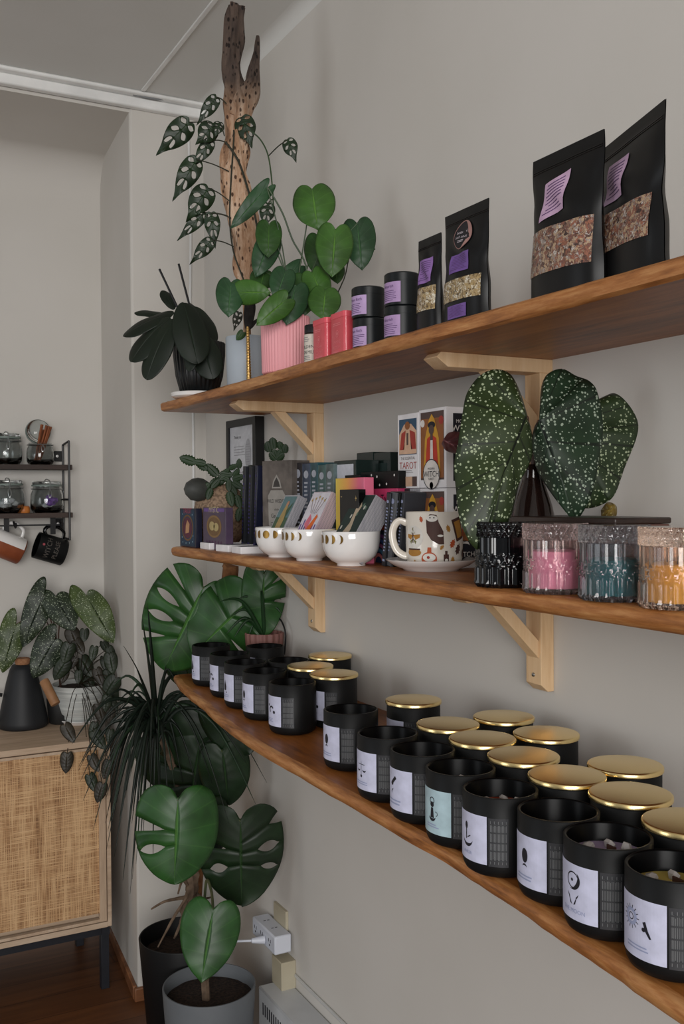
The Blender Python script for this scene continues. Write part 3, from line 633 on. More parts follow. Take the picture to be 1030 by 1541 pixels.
# rear boxes
GB = pm('dark_green_box', (22, 34, 32), (28, 42, 40), 12, .25)
boxthing('card_box', 'left dark green box at the back, right of the white-faced box', 'card box', None, 537, 562, .955, .205, .075, mats=(GB, flatm((44, 62, 58))), art=lambda w, h: Art().rect(0, h*.5, w*.7, h*.8, 0, 1))
boxthing('card_box', 'right dark green box at the back, left of the tarot boxes', 'card box', None, 563, 588, .955, .202, .075, mats=(GB, flatm((40, 56, 54))), art=lambda w, h: Art().rect(0, h*.5, w*.6, h*.8, 0, 1))
boxthing('card_box', 'dark box with a large blank white panel, behind the gradient box', 'card box', None, 503, 536, .90, .188, .05, mats=(GB, flatm((206, 208, 218))), art=lambda w, h: Art().rect(0, h*.56, w*.8, h*.8, 0, 1))
boxthing('card_box', 'plain matte black box standing behind the gradient box', 'card box', None, 519, 542, .872, .158, .02, mats=(BLK,))
def gradmat():
    m, nt, b = base('yellow_to_pink_print'); b.inputs['Roughness'].default_value = .4
    s = nd(nt, 'ShaderNodeSeparateXYZ'); nt.links.new(coords(nt), s.inputs[0])
    mr = nd(nt, 'ShaderNodeMapRange'); mr.inputs[1].default_value = -.07; mr.inputs[2].default_value = .07; nt.links.new(s.outputs[0], mr.inputs[0])
    nt.links.new(ramp(nt, mr.outputs[0], [(0, (214, 206, 74)), (.45, (230, 160, 80)), (.75, (226, 100, 130)), (1, (220, 120, 150))]), b.inputs['Base Color']); return m
boxthing('card_box', 'box printed in a yellow to pink gradient, behind the middle bowl', 'card box', None, 505, 548, .850, .152, .02, mats=(gradmat(),))
boxthing('card_box', 'small black box with gold star beside the leaning card deck', 'card box', None, 511, 540, .832, .131, .014, mats=(BLKG, GOLD), art=lambda w, h: Art().disc(w*.36, h*.88, .002, 0, 1).rect(w*.36, h*.88, .008, .0008, 0, 1).rect(w*.36, h*.88, .0008, .009, 0, 1).rect(-w*.4, h*.9, .005, .0008, 0, 1))
cs = [(34, 32, 34), (36, 46, 62), (22, 52, 58), (44, 66, 64), (62, 74, 74)]
lb = ['brown-black', 'navy', 'dark teal', 'green-grey', 'pale grey-green']
us = [442, 455, 467, 478.5, 490, 502.5]
for i in range(5):
    boxthing('card_box', lb[i]+' deck box in the row right of the brown ornate box', 'card box', 'dark deck boxes in a row', us[i], us[i+1], .892, (.190, .187, .188, .182, .183)[i], .075, mats=(pm('deck_box_%s' % lb[i], cs[i], tuple(min(255, int(k*1.5)+8) for k in cs[i]), 30, .3), flatm(tuple(int(k*1.9+30) for k in cs[i])), flatm((170, 174, 184))), art=spine('x'*i))
def wild(w, h):
    A = Art(); A.poly([(-w*.28, h*.3), (0, h*.2), (w*.28, h*.3), (w*.3, h*.62), (w*.2, h*.68), (-w*.2, h*.68), (-w*.3, h*.62)], 0, 1)
    A.poly([(-w*.17, h*.70), (w*.17, h*.70), (w*.12, h*.78), (0, h*.85), (-w*.12, h*.78)], 0, 1); A.poly([(-w*.12, h*.715), (w*.12, h*.715), (w*.08, h*.77), (0, h*.82), (-w*.08, h*.77)], 1, 2)
    A.text(0, h*.56, 'WILD WISDOM', w*.115, 1, 2, .85); A.text(0, h*.47, 'of the', w*.07, 1, 2); A.text(0, h*.40, 'Garden', w*.13, 1, 2); A.lines(0, h*.31, w*.4, h*.05, 3, 1, 2, 2, .3); return A
boxthing('card_box', 'brown-grey ornate box titled WILD WISDOM, left end of the box row', 'card box', None, 397, 437, .865, .196, .05, mats=(pm('weathered_brown_print', (72, 66, 62), (112, 104, 98), 22, .55), flatm((156, 152, 146)), flatm((58, 54, 52))), art=wild, rz=R_(-76), w=.100)
NAVY = pm('navy_book', (18, 22, 40), (24, 28, 52), 14, .35)
for i, (u, m_, lab, wd) in enumerate([(366, DK, 'black book with rough spine, leftmost of three leaning before the frame', .014), (374, pm('charcoal_book', (28, 30, 34), None, 30, .5), 'charcoal book, middle of three leaning before the frame', .016), (381.5, NAVY, 'navy book with violet arcs, right one of three leaning before the frame', .012)]):
    boxthing('book', lab, 'book', 'leaning dark books before the frame', u-3-3*(2-i)*.4, u+3-3*(2-i)*.4, .845, .188, .05, mats=(m_, GREYINK, flatm((64, 56, 112))), art=spine('qq'), lean=R_(5), w=wd,
             side=(lambda D, h: [A := Art(), [A.ring(D*.3, h*.5, .012+.007*k, .0012, 1, 1, a0=1.2, a1=4.6) for k in range(3)]][0]) if i == 2 else None)
# picture frame
fy0 = at(340, 700, x=1.012).y; fy1 = at(384, 700, x=1.012).y
e = empty('picture_frame', (1.026, (fy0+fy1)/2, 1.398), FRONT, 'black picture frame with white text print hanging on the wall in the corner', 'picture'); W_, H_ = fy0-fy1, .286
T = Matrix.Identity(3); FB = pm('black_frame_wood', (20, 20, 21), None, 60, .5)
m = MB().ring(-W_/2, W_/2, 0, H_, .02, .02, -.013, .013)
m.v = [tuple(T @ Vector(p)) for p in m.v]; m.build('frame', FB, e, bev=.001)
A = Art(); A.rect(0, H_/2, W_-.036, H_-.036, 0, 1); A.text(-.03, H_*.83, 'Thank you', .012, 1, 2); A.lines(-.01, H_*.7, .09, .03, 4, 2, 2, 3, .25); A.disc(.045, H_*.66, .022, 3, 2, rz=.042); A.lines(.045, H_*.66, .03, .06, 9, 2, 3, 5, .3); A.lines(-.01, H_*.42, .11, .05, 6, 2, 2, 6, .2)
MB().art(A, lambda X, Z, l: tuple(T @ Vector((X, -.008-.0003*l, Z)))).build('print', [flatm((206, 208, 214)), INK, flatm((150, 150, 156)), flatm((170, 172, 178))], e, smooth=False)
# standing mini decks
def deckA(w, h): A = Art(); A.rect(0, h/2, w*.86, h*.92, 0, 1); A.ring(0, h*.5, w*.36, w*.05, 1, 2, rz=h*.34); A.disc(0, h*.5, w*.28, 2, 2, rz=h*.27); A.poly([(-w*.12, h*.35), (w*.1, h*.38), (w*.14, h*.6), (0, h*.7), (-w*.1, h*.55)], 3, 3); A.text(0, h*.93, 'TAROT', w*.16, 4, 2); [A.disc(w*a, h*b, .002, 5, 2) for a, b in ((-.3, .12), (-.1, .1), (.12, .11), (.3, .15), (-.3, .85), (.3, .84), (-.34, .25), (.34, .3))]; return A
def deckB(w, h): A = Art(); A.rect(0, h*.94, w*.9, h*.08, 4, 1); A.disc(0, h*.55, w*.33, 3, 1, rz=h*.27); A.disc(0, h*.55, w*.27, 1, 2, rz=h*.22); A.disc(-w*.08, h*.56, w*.12, 5, 3, rz=h*.11); A.disc(w*.1, h*.54, w*.11, 5, 3, rz=h*.1); A.text(0, h*.94, 'MYSTIC', w*.13, 0, 2); [A.rect(w*(-.33+.13*i), h*.14, w*.06, h*.14, 2, 1, .2*(i-2)) for i in range(6)]; return A
boxthing('card_deck', 'small blue-bordered card box at the left end of the middle shelf', 'card deck', None, 270, 294, .79, .093, .016, mats=(pm('midnight_box', (22, 24, 44), None, 20, .35), flatm((34, 60, 84)), flatm((120, 84, 50)), flatm((96, 40, 60)), flatm((198, 150, 110)), flatm((180, 70, 96)), flatm((150, 190, 206))), art=deckA)
boxthing('card_deck', 'small purple-bordered card box with moth print, second from the left end', 'card deck', None, 305, 339, .80, .096, .018, mats=(pm('plum_box', (70, 56, 78), (84, 66, 88), 20, .35), flatm((210, 196, 150)), flatm((120, 92, 60)), flatm((88, 52, 84)), flatm((140, 110, 70)), flatm((112, 84, 150)), flatm((190, 172, 120))), art=deckB)
for i, (u, v, dr, lab) in enumerate([(325, 829.5, 0, 'white card pack lying flat, leftmost of three before the card boxes'), (350, 833, .1, 'white card pack lying flat, middle of three'), (373, 836, -.05, 'white card pack lying flat, beside the leftmost bowl')]):
    q = at(u-16, v-3, z=ZM)
    e = empty('card_pack', (q.x+.036, q.y, ZM), FRONT+dr, lab, 'card pack', 'white card packs lying flat'); MB().box((0, 0, .0075), (.060, .075, .015)).build('pack', WBOX, e, bev=.001)
    MB().art(Art().rect(0, 0, .050, .065, 0, 1), lambda X, Z, l: (X, Z, .0152)).build('top_print', flatm((150, 152, 162)), e, smooth=False)
# bowls
def bowl(u, v, lab, rot, flip=False):
    q = at(u, v, x=.814); x = .814
    e = empty('bowl', (x, q.y, ZM), FRONT+rot, lab, 'bowl', 'white moon-phase bowls')
    o = [(.0001, .002), (.022, .002), (.0225, 0), (.0245, 0), (.025, .004), (.034, .008), (.043, .017), (.048, .029), (.0503, .044), (.0507, .0575), (.0500, .059), (.0482, .0575), (.0475, .044), (.044, .028), (.036, .014), (.02, .009), (.0001, .008)]
    MB().lathe(o, 64).build('bowl_body', WHITE, e, angle=70)
    A = Art(); s = .0078; sp = .0172
    A.disc(0, 0, s, 0, 1)
    for k in (1, 2, 3):
        for sg in (-1, 1): A.crescent(sg*sp*k*.86+sg*.002, 0, s, (.6, .42, .28)[k-1], 0 if sg > 0 else PI, 0, 1)
    MB().art(A, cylmap(.0508, 0, dz=.046)).build('moon_phases', pm('gold_transfer', (128, 98, 46), (150, 116, 58), 40, .3, .8), e, smooth=False)
    return e
B1 = bowl(423, 842, 'white bowl with gold moon phases, leftmost of three, holding a card deck', .55)
B2 = bowl(466, 846, 'white bowl with gold moon phases, middle one, holding orange and purple cards', -.22)
B3 = bowl(529, 853, 'white bowl with gold moon phases, right one, holding a thick green deck', -.25)
def lean_deck(b, label, w, t, h, lean, art, mats, dy=0, dx=0, lift=.012):
    e = empty('card_deck', (b.location.x+dx, b.location.y+dy, ZM+lift), FRONT, label, 'card deck', 'card decks leaning in the white bowls')
    M = Matrix.Rotation(-lean, 3, 'X')
    f = lambda p: tuple(M @ Vector(p))
    m = MB().box((0, t/2, h/2), (w, t, h), taper=(1, 1)); m.v = [f(p) for p in m.v]; m.build('cards', [mats[0]], e, bev=.001)
    MB().art(art(w, h), lambda X, Z, l: f((X, -.0003*l, Z))).build('card_face', list(mats[1:]), e, smooth=False)
    A = Art(); n = int(t/.0018)
    for i in range(n): A.rect((i+.5)*t/n, h/2, .0003+.0003*(i % 3), h*.99, 0, 1)
    MB().art(A, lambda X, Z, l: f((w/2+.0003*l, X, Z))).build('card_edges', [flatm((128, 126, 132))], e, smooth=False)
def cf1(w, h): A = Art(); A.rect(0, h/2, w*.86, h*.93, 0, 1); A.rect(0, h*.3, w*.84, h*.5, 1, 2); A.poly([(-w*.2, h*.15), (w*.14, h*.12), (w*.2, h*.5), (w*.1, h*.78), (-w*.05, h*.84), (-w*.15, h*.6)], 2, 3); A.disc(w*.02, h*.82, w*.09, 3, 4); A.poly([(w*.2, h*.5), (w*.38, h*.85), (w*.1, h*.7)], 1, 3); return A
def cf2(w, h):
    A = Art(); A.rect(0, h/2, w*.96, h*.97, 0, 1)
    for i in range(7): A.rect(-w*.4+i*w*.13, h*(.22+.03*(i % 3)), w*.06, h*(.4+.1*(i % 2)), 1, 2)
    A.poly([(-w*.1, h*.1), (w*.12, h*.12), (w*.34, h*.55), (w*.25, h*.6), (0, h*.35)], 2, 3); A.poly([(-w*.22, h*.42), (0, h*.3), (w*.06, h*.5), (-w*.1, h*.6)], 3, 3)
    for i in range(5): A.rect(-w*.25+i*w*.13, h*.75, .0012, h*.3, 4, 3, .25*(2-i)); A.disc(-w*.34+i*w*.17, h*.9-abs(i-2)*h*.03, w*.035, 5, 4)
    return A
def cf3(w, h):
    A = Art(); A.rect(0, h/2, w*.98, h*.98, 0, 1); A.poly([(-w*.1, h*.1), (w*.12, h*.1), (w*.16, h*.4), (w*.06, h*.62), (w*.12, h*.8), (0, h*.88), (-w*.12, h*.78), (-w*.05, h*.5), (-w*.2, h*.3)], 1, 2)
    rr = random.Random(4)
    for i in range(16): A.disc(rr.uniform(-.42, .42)*w, rr.uniform(.08, .94)*h, w*.04, 2+(i % 2), 2, 7, rz=w*.06)
    return A
lean_deck(B1, 'white-bordered green and gold deck leaning in the leftmost bowl', .066, .020, .112, R_(27), cf1, (PG, flatm((96, 128, 132)), flatm((70, 96, 70)), flatm((176, 150, 96)), flatm((190, 140, 110))), dx=-.022, dy=.006, lift=.023)
lean_deck(B2, 'white card with orange and purple print leaning in the middle bowl', .076, .030, .118, R_(27), cf2, (pm('pink_grey_card_edges', (172, 146, 156), (196, 176, 180), 8, .7), flatm((222, 218, 226)), flatm((96, 66, 150)), flatm((232, 110, 40)), flatm((226, 120, 140)), flatm((120, 90, 90)), flatm((190, 160, 90))), dx=-.022, dy=.004, lift=.023)
lean_deck(B3, 'thick dark green illustrated deck leaning in the right bowl', .072, .040, .116, R_(32), cf3, (PG, flatm((34, 52, 48)), flatm((188, 170, 146)), flatm((200, 200, 190)), flatm((92, 122, 104))), dx=-.028, dy=.006, lift=.023)
# mug and saucer
q = at(650, 858, z=ZM); MX, MY = q.x, q.y
e = empty('saucer', (MX, MY, ZM), 0, 'wide white saucer under the printed mug', 'saucer')
MB().lathe([(.0001, .003), (.040, .003), (.041, 0), (.044, 0), (.046, .003), (.060, .008), (.0725, .0165), (.0735, .018), (.0720, .0185), (.060, .0115), (.045, .0065), (.0001, .006)], 72).build('dish', WHITE, e, angle=70)
tocam = math.atan2(-MY, -MX)   # azimuth from mug to camera
e = empty('mug', (MX+.004, MY-.002, ZM+.007), tocam+PI/2, 'cream mug printed with moth, owl, leaves and potion bottles, standing on the saucer', 'mug')
CREAM = pm('cream_glaze', (222, 214, 202), (228, 221, 210), 6, .14, coat=.4); r = .0455
MB().lathe([(.0001, .002), (r-.010, .002), (r-.009, 0), (r-.006, 0), (r-.003, .004), (r-.0008, .014), (r, .03), (r, .085), (r-.0012, .0865), (r-.0028, .085), (r-.003, .01), (r-.01, .006), (.0001, .006)], 64).build('mug_body', CREAM, e, angle=70)
hp = smooth_pts([(-r+.002, 0, .068), (-r-.010, 0, .072), (-r-.019, 0, .062), (-r-.021, 0, .045), (-r-.015, 0, .026), (-r-.004, 0, .017), (-r+.003, 0, .016)], 24)
MB().tube(hp, .0048, 12, flat=1.4).build('handle', CREAM, e)
A = Art(); BR, TN, OR, WH, OL, BK, RD = range(7)
def mothm(x, z):
    A.disc(x, z, .016, WH, 1); A.crescent(x+.001, z+.011, .0026, .35, PI, OL, 2); A.rect(x, z-.001, .0018, .014, BR, 3)
    for s in (-1, 1): A.poly([(x, z+.003), (x+s*.012, z+.004), (x+s*.011, z-.001), (x+s*.004, z-.004)][::s], TN, 2); A.poly([(x, z-.002), (x+s*.006, z-.006), (x+s*.004, z-.010)][::s], OL, 2); A.ring(x+s*.004, z+.008, .003, .0006, OL, 2, a0=PI if s > 0 else 0-PI/2, a1=1.5*PI if s > 0 else 0)
def leafy(x, z, L, rot, m):
    c, s_ = math.cos(rot), math.sin(rot); P = [(0, -1), (.25, -.6), (.5, -.65), (.35, -.2), (.6, -.1), (.35, .25), (.45, .5), (.15, .6), (0, 1), (-.15, .6), (-.45, .5), (-.35, .25), (-.6, -.1), (-.35, -.2), (-.5, -.65), (-.25, -.6)]
    A.poly([(x+(a*c-b*s_)*L, z+(a*s_+b*c)*L) for a, b in P], m, 1)
def artmap(r):
    g = cylmap(r, 0, dz=.001); f = lambda x, z, l: g(x*1.18, (z-.042)*1.12+.044, l); f.cyl = 1; return f
mothm(-.031, .044); A.disc(-.030, .0225, .012, TN, 1, rz=.0055); A.rect(-.030, .027, .021, .002, BR, 2); leafy(-.028, .009, .004, .4, TN); leafy(-.018, .069, .005, .2, OR)
A.poly([(-.010, .050), (-.004, .040), (.006, .034), (.013, .034), (.012, .052), (.006, .064), (.003, .075), (-.006, .076), (-.011, .068)], BR, 1); A.disc(-.003, .070, .0075, WH, 2, rz=.0045); A.disc(-.0055, .071, .001, BK, 3); A.disc(-.0005, .071, .001, BK, 3); A.disc(.008, .046, .004, WH, 2, rz=.0016)
leafy(.019, .056, .006, .3, TN); leafy(.026, .035, .0075, -.5, OR); leafy(.010, .030, .0045, -.6, TN)
A.disc(-.007, .014, .0105, OR, 1, rz=.0095); A.poly([(-.010, .020), (-.004, .020), (-.004, .030), (-.009, .030)], OR, 1); A.disc(-.007, .016, .0085, WH, 2, rz=.0055); A.disc(-.008, .016, .002, RD, 3)
A.rect(.016, .012, .0075, .016, BR, 1); A.rect(.016, .0225, .0035, .005, BR, 1); A.disc(.016, .012, .0022, WH, 2); leafy(.026, .012, .006, 0, TN); leafy(.036, .027, .009, -.4, BR); A.rect(.037, .055, .018, .032, BR, 1, .3, 4); A.rect(.037, .055, .012, .024, TN, 2, .3, 4); leafy(.052, .05, .008, .2, OR); A.disc(.052, .02, .006, BR, 1)
MB().art(A, artmap(r)).build('printed_pictures', [flatm((74, 44, 36)), flatm((176, 124, 50)), flatm((186, 82, 40)), flatm((226, 222, 214)), flatm((120, 116, 70)), INK, flatm((160, 50, 36))], e, smooth=False)

# ------------------------------------------------------------------ pressed glass candles
def glassmat(name, c, rough=.06, trans=.95):
    m, nt, b = base(name); b.inputs['Base Color'].default_value = lin(c); b.inputs['Roughness'].default_value = rough; b.inputs['Transmission Weight'].default_value = trans; b.inputs['IOR'].default_value = 1.45; return m
def pressed(name, label, u, gm, wax, waxh=.055, x=.794):
    q = at(u, 800, x=x); e = empty('glass_candle', (x, q.y, ZM), R_(-60), label, 'candle', 'pressed glass candles on the middle shelf')
    r, h = .0375, .064; N = 144
    def grid(z0, z1, nz, fn, m, flip=False):
        vs = [(fn(2*PI*i/N, j/nz)*math.cos(2*PI*i/N), fn(2*PI*i/N, j/nz)*math.sin(2*PI*i/N), z0+(z1-z0)*j/nz) for j in range(nz+1) for i in range(N)]
        fs = [(j*N+i, j*N+(i+1) % N, (j+1)*N+(i+1) % N, (j+1)*N+i) for j in range(nz) for i in range(N)]
        m.add(vs, [f[::-1] for f in fs] if flip else fs)
    def tri(a): a = a % 1; return 1-abs(2*a-1)
    def body(a, t):
        k = 12*a/(2*PI); p = .0018*max(0, tri(k)*2-1.0) if (t < .45) else 0
        if .42 < t < .72:
            s = (t-.42)/.3; p = .0018*(max(0, 1-6*min(abs(tri(k)-s), abs(tri(k)-(1-s)))))
        if t >= .68: p = .0014*(max(0, 1-5*abs(tri(k)-.2)))
        if t < .14: p += .0012*max(0, math.cos(24*a))*(1-t/.14)
        fl = .0012*math.cos(24*a)*(1 if t < .4 else 0)
        return r+p+fl*.5-(.003*max(0, .06-t)/.06)
    def lid(a, t):
        k = 12*a/(2*PI); s = t; return r+.0006+.0022*(max(0, 1-4.5*min(abs(tri(k)-s), abs(tri(k)-(1-s)))))
    m = MB(); grid(0, h, 48, body, m); grid(.006, h, 2, lambda a, t: r-.004, m, True)
    o = len(m.v)
    m.add([((r-.003)*math.cos(2*PI*i/N), (r-.003)*math.sin(2*PI*i/N), 0) for i in range(N)], [tuple(range(N-1, -1, -1))])
    m.add([((r-.004)*math.cos(2*PI*i/N), (r-.004)*math.sin(2*PI*i/N), .006) for i in range(N)], [tuple(range(N))])
    top = 48*N; inn = 49*N+2*N
    m.f += [(top+i, top+(i+1) % N, inn+(i+1) % N, inn+i) for i in range(N)]; m.m += [0]*N
    m.build('glass_cup', gm, e, angle=50)
    m = MB(); grid(h+.0008, h+.0185, 20, lid, m); n0 = 20*N
    m.add([(0, 0, h+.0008)]+[(lid(2*PI*i/N, 0)*math.cos(2*PI*i/N), lid(2*PI*i/N, 0)*math.sin(2*PI*i/N), h+.0008) for i in range(N)], [(0, (i+1) % N+1, i+1) for i in range(N)])
    m.add([(0, 0, h+.0205)]+[((lid(2*PI*i/N, 1)-.001)*math.cos(2*PI*i/N), (lid(2*PI*i/N, 1)-.001)*math.sin(2*PI*i/N), h+.0202) for i in range(N)], [(0, i+1, (i+1) % N+1) for i in range(N)])
    t2 = 21*N+N+1+1; m.f += [(n0+i, n0+(i+1) % N, t2+(i+1) % N, t2+i) for i in range(N)]; m.m += [0]*N
    m.build('glass_lid', gm, e, angle=50)
    if wax:
        MB().lathe([(.0001, .0065), (r-.0055, .0065), (r-.0045, .009), (r-.0045, waxh), (r-.006, waxh+.001), (.0001, waxh)], 48).build('wax', pm('wax_fill_'+name, wax, None, 8, .5), e)
        MB().tube([(0, 0, waxh), (.001, 0, waxh+.008)], .0008, 6).build('wick', INK, e)
pressed('black', 'black pressed glass candle, leftmost of the four', 760, pm('opaque_black_pressed_glass', (8, 8, 10), None, 10, .08), None)
pressed('rose', 'rose glass candle with pink wax', 836, glassmat('rose_glass', (240, 218, 214)), (250, 166, 212), .050)
pressed('smoke', 'smoky glass candle with teal wax', 925, glassmat('smoke_glass', (176, 178, 184)), (12, 166, 166), .045)
pressed('amber', 'rose-brown glass candle with yellow wax at the right edge', 1020, glassmat('rose_brown_glass', (240, 214, 196)), (255, 206, 64), .045)
TB = wood('dark_walnut_box', (30, 20, 16), (46, 30, 24), (60, 40, 32), 1, 1, .4, .2)
ya = at(835, 800, x=.93).y; yb = at(968, 800, x=.90).y
e = empty('wooden_box', (.90, (ya+yb)/2, ZM), 0, 'low dark wooden box behind the pressed glass candles', 'box')
MB().box((0, 0, .0405), (.09, ya-yb, .081)).build('box_body', pm('rosy_brown_board', (96, 66, 60), (108, 76, 68), 10, .5), e, bev=.001); MB().box((0, 0, .0855), (.094, ya-yb+.004, .008)).build('lid', TB, e, bev=.002)
# ================================================================== plants
OUT = {
 'heart': [(0, 0), (.22, -.11), (.55, -.15), (.86, -.04), (1, .18), (.95, .42), (.74, .66), (.42, .85), (.14, .95), (0, 1.0)],
 'monstera': [(0, 0), (.16, -.12), (.5, -.17), (.84, -.08), (1, .16), (1, .42), (.84, .67), (.52, .87), (.18, .975), (0, 1)],
 'oval': [(0, 0), (.3, .03), (.72, .18), (.98, .42), (1, .6), (.82, .82), (.4, .96), (0, 1)],
 'wing': [(0, 0), (.12, -.2), (.45, -.33), (.85, -.22), (1.05, .04), (1.0, .35), (.78, .62), (.45, .85), (.12, .97), (0, 1)],
 'wings': [(0, 0), (.25, -.06), (.6, -.02), (.85, .14), (.92, .38), (.75, .62), (.45, .83), (.15, .96), (0, 1)],
 'adan': [(0, 0), (.35, -.06), (.82, .04), (1, .22), (.95, .40), (.72, .58), (.40, .73), (.20, .85), (.10, .94), (0, 1)],
 'blade': [(0, 0), (.6, .03), (1, .25), (1, .5), (.8, .75), (.4, .92), (0, 1)],
}
def leaf(P0, P1, wr, kind, mat, parent, N=None, cup=.25, droop=.15, gaps=(), kind2=None, name='leaf', wave=.01, nw=9, side_w=(1, 1), fold=0, thick=.0006, mid=1.0, teeth=0):
    """leaf blade from its stalk end P0 to its tip P1; wr = full width / length"""
    P0 = Vector(P0); P1 = Vector(P1); Y = (P1-P0); L = Y.length; Y.normalize()
    if N is None: N = CO-(P0+P1)/2
    N = Vector(N); N = (N-Y*N.dot(Y)).normalized(); X = N.cross(Y)
    mb = MB(); mb.uv = []; ph = random.random()*6
    for si, sg in enumerate((-1, 1)):
        o = smooth_pts(OUT[kind if si == 0 or not kind2 else kind2], 60)
        cuts = sorted([g for g in gaps if len(g) < 5 or g[4] == sg], key=lambda g: g[0])
        bounds = [(0, 0, 1, 1)]+[g[:4] for g in cuts]+[(1, 0, 1, 1)]
        def G(g, w):
            if g[1] == 0: return 0
            s, hw, w0, w1 = g
            if w1 >= 1: return hw*max(0, (w-w0)/(1-w0))**.6 if w > w0 else 0
            return hw*math.sin(PI*(w-w0)/(w1-w0))**.7 if w0 < w < w1 else 0
        for b in range(len(bounds)-1):
            ga, gb = bounds[b], bounds[b+1]; sa, sb = ga[0], gb[0]
            n = max(2, int((sb-sa)*28)); NW = nw if not cuts else 18
            vs = []; o0 = len(mb.v)
            for i in range(n+1):
                f = i/n
                for j in range(NW+1):
                    w = j/NW; s = sa+G(ga, w)+(sb-G(gb, w)-sa-G(ga, w))*f
                    s = min(max(s, 0), 1); k = s*60; q0 = o[int(k)]; q1 = o[min(60, int(k)+1)]; m = q0.lerp(q1, k-int(k))
                    my = s**mid*.97
                    tt = 1+(teeth*(1-2*abs((s*9) % 1-.5)) if teeth and w > .8 else 0)
                    x = sg*m.x*w*wr/2*side_w[si]*tt; y = my+(m.y-my)*w
                    z = cup*x*x*(-4)*.5+fold*abs(x)-droop*y*y+wave*math.sin(y*11+ph+sg)*w*w
                    vs.append(P0+(X*x+Y*y+N*z)*L); mb.uv.append((.5+sg*w*.5, s))
            fs = [(i*(NW+1)+j, i*(NW+1)+j+1, (i+1)*(NW+1)+j+1, (i+1)*(NW+1)+j) for i in range(n) for j in range(NW)]
            if sg < 0: fs = [f[::-1] for f in fs]
            mb.add(vs, fs)
    return mb.build(name, mat, parent, off=parent.location if parent else None, solid=thick, angle=180)
def stem(pts, r, mat, parent, name='stem', n=24, r1=None):
    p = smooth_pts(pts, n); rr = [r+(r1-r)*i/n for i in range(n+1)] if r1 else r
    return MB().tube(p, rr, 7).build(name, mat, parent, off=parent.location)
def LP(u0, v0, u1, v1, d0, d1=None): return at(u0, v0, d=d0), at(u1, v1, d=d1 or d0)
def pot(e, prof, mat, ribs=None, soil=None, n=64, name='pot'):
    MB().lathe(prof, n, ribs=ribs).build(name, mat, e, angle=60)
    if soil: 
        m = MB(); r, z = soil
        m.lathe([(.0001, z+.004), (r*.5, z+.003), (r, z)], 40); m.v = [(a, b, c+.003*noise.noise(Vector((a*80, b*80, 0)))) for a, b, c in m.v]; m.build('soil', SOIL, e)
def potprof(rb, rt, h, wall=.004, z0=0):
    return [(.0001, z0+.001), (rb-.004, z0), (rb, z0+.004), (rt, z0+h-.002), (rt-.001, z0+h), (rt-wall+.001, z0+h), (rt-wall, z0+h-.002), (rt-wall-.003, z0+h*.7), (.0001, z0+h*.7)]
GPH = leafmat('philodendron_green', (62, 102, 38), (92, 136, 56)); GPH2 = leafmat('philodendron_blue_green', (42, 78, 46), (70, 108, 68)); GPH3 = leafmat('philodendron_deep_green', (44, 80, 30), (70, 108, 46))
GOR = leafmat('orchid_dark_green', (22, 34, 22), (28, 42, 28), veins=False, rough=.42)
GAD = leafmat('adansonii_green', (30, 50, 26), (40, 62, 34)); GSTEM = pm('green_stem', (54, 76, 40), (40, 60, 34), 20, .5); DSTEM = pm('dark_vine_stem', (30, 34, 24), (44, 44, 30), 30, .6)
# --- orchid in black ribbed pot
q = at(300, 560, x=.82)
e = empty('potted_orchid', (.82, q.y, ZT+.0135), 0, 'dark-leaved orchid with two black sticks in a ribbed black pot, left end of top shelf', 'potted plant')
pot(e, [(.0001, .001), (.042, 0), (.046, .004), (.056, .04), (.0615, .09), (.062, .118), (.0605, .120), (.058, .118), (.056, .09), (.0001, .085)], pm('gloss_black_planter', (16, 18, 19), None, 20, .3), (30, .022), (.056, .102), n=180)
d = q = None
dO = (Vector((.82, e.location.y, ZT))-CO).dot(CF)
for a in [(262, 470, 181, 488, .55, -.06), (256, 478, 189, 528, .62, -.10), (262, 480, 212, 556, .5, -.13), (250, 476, 204, 460, .5, 0), (276, 455, 298, 532, .62, -.14), (262, 466, 246, 432, .55, .02),
          (290, 462, 322, 512, .8, -.05), (300, 470, 333, 500, .6, .04), (300, 500, 318, 560, .7, -.10), (296, 490, 282, 548, .4, -.11), (255, 480, 236, 530, .5, .05), (284, 456, 316, 472, .6, .06)]:
    p0, p1 = LP(a[0], a[1], a[2], a[3], dO+a[5]*.5, dO+a[5])
    leaf(p0, p1, a[4]*.85, 'oval', GOR, e, cup=.5, droop=.25, N=(-.3, -.6, .9) if a[1] < 500 else None)
for u0, v0, u1, v1 in ((285, 500, 240, 405), (296, 500, 269, 397)):
    stem([at(u0, v0, d=dO+.01), at((u0+u1)/2, (v0+v1)/2, d=dO+.01), at(u1, v1, d=dO+.01)], .0028, BLACKMET, e, 'support_stick', 4)
s = empty('saucer', (.80, at(290, 595, x=.80).y, ZT), 0, 'white saucer under the black orchid pot, left end of top shelf', 'saucer')
MB().lathe([(.0001, .0), (.055, 0), (.062, .004), (.064, .012), (.0625, .013), (.060, .011), (.0001, .010)], 56).build('dish', WHITE, s)
s.location = (.815, e.location.y, ZT)
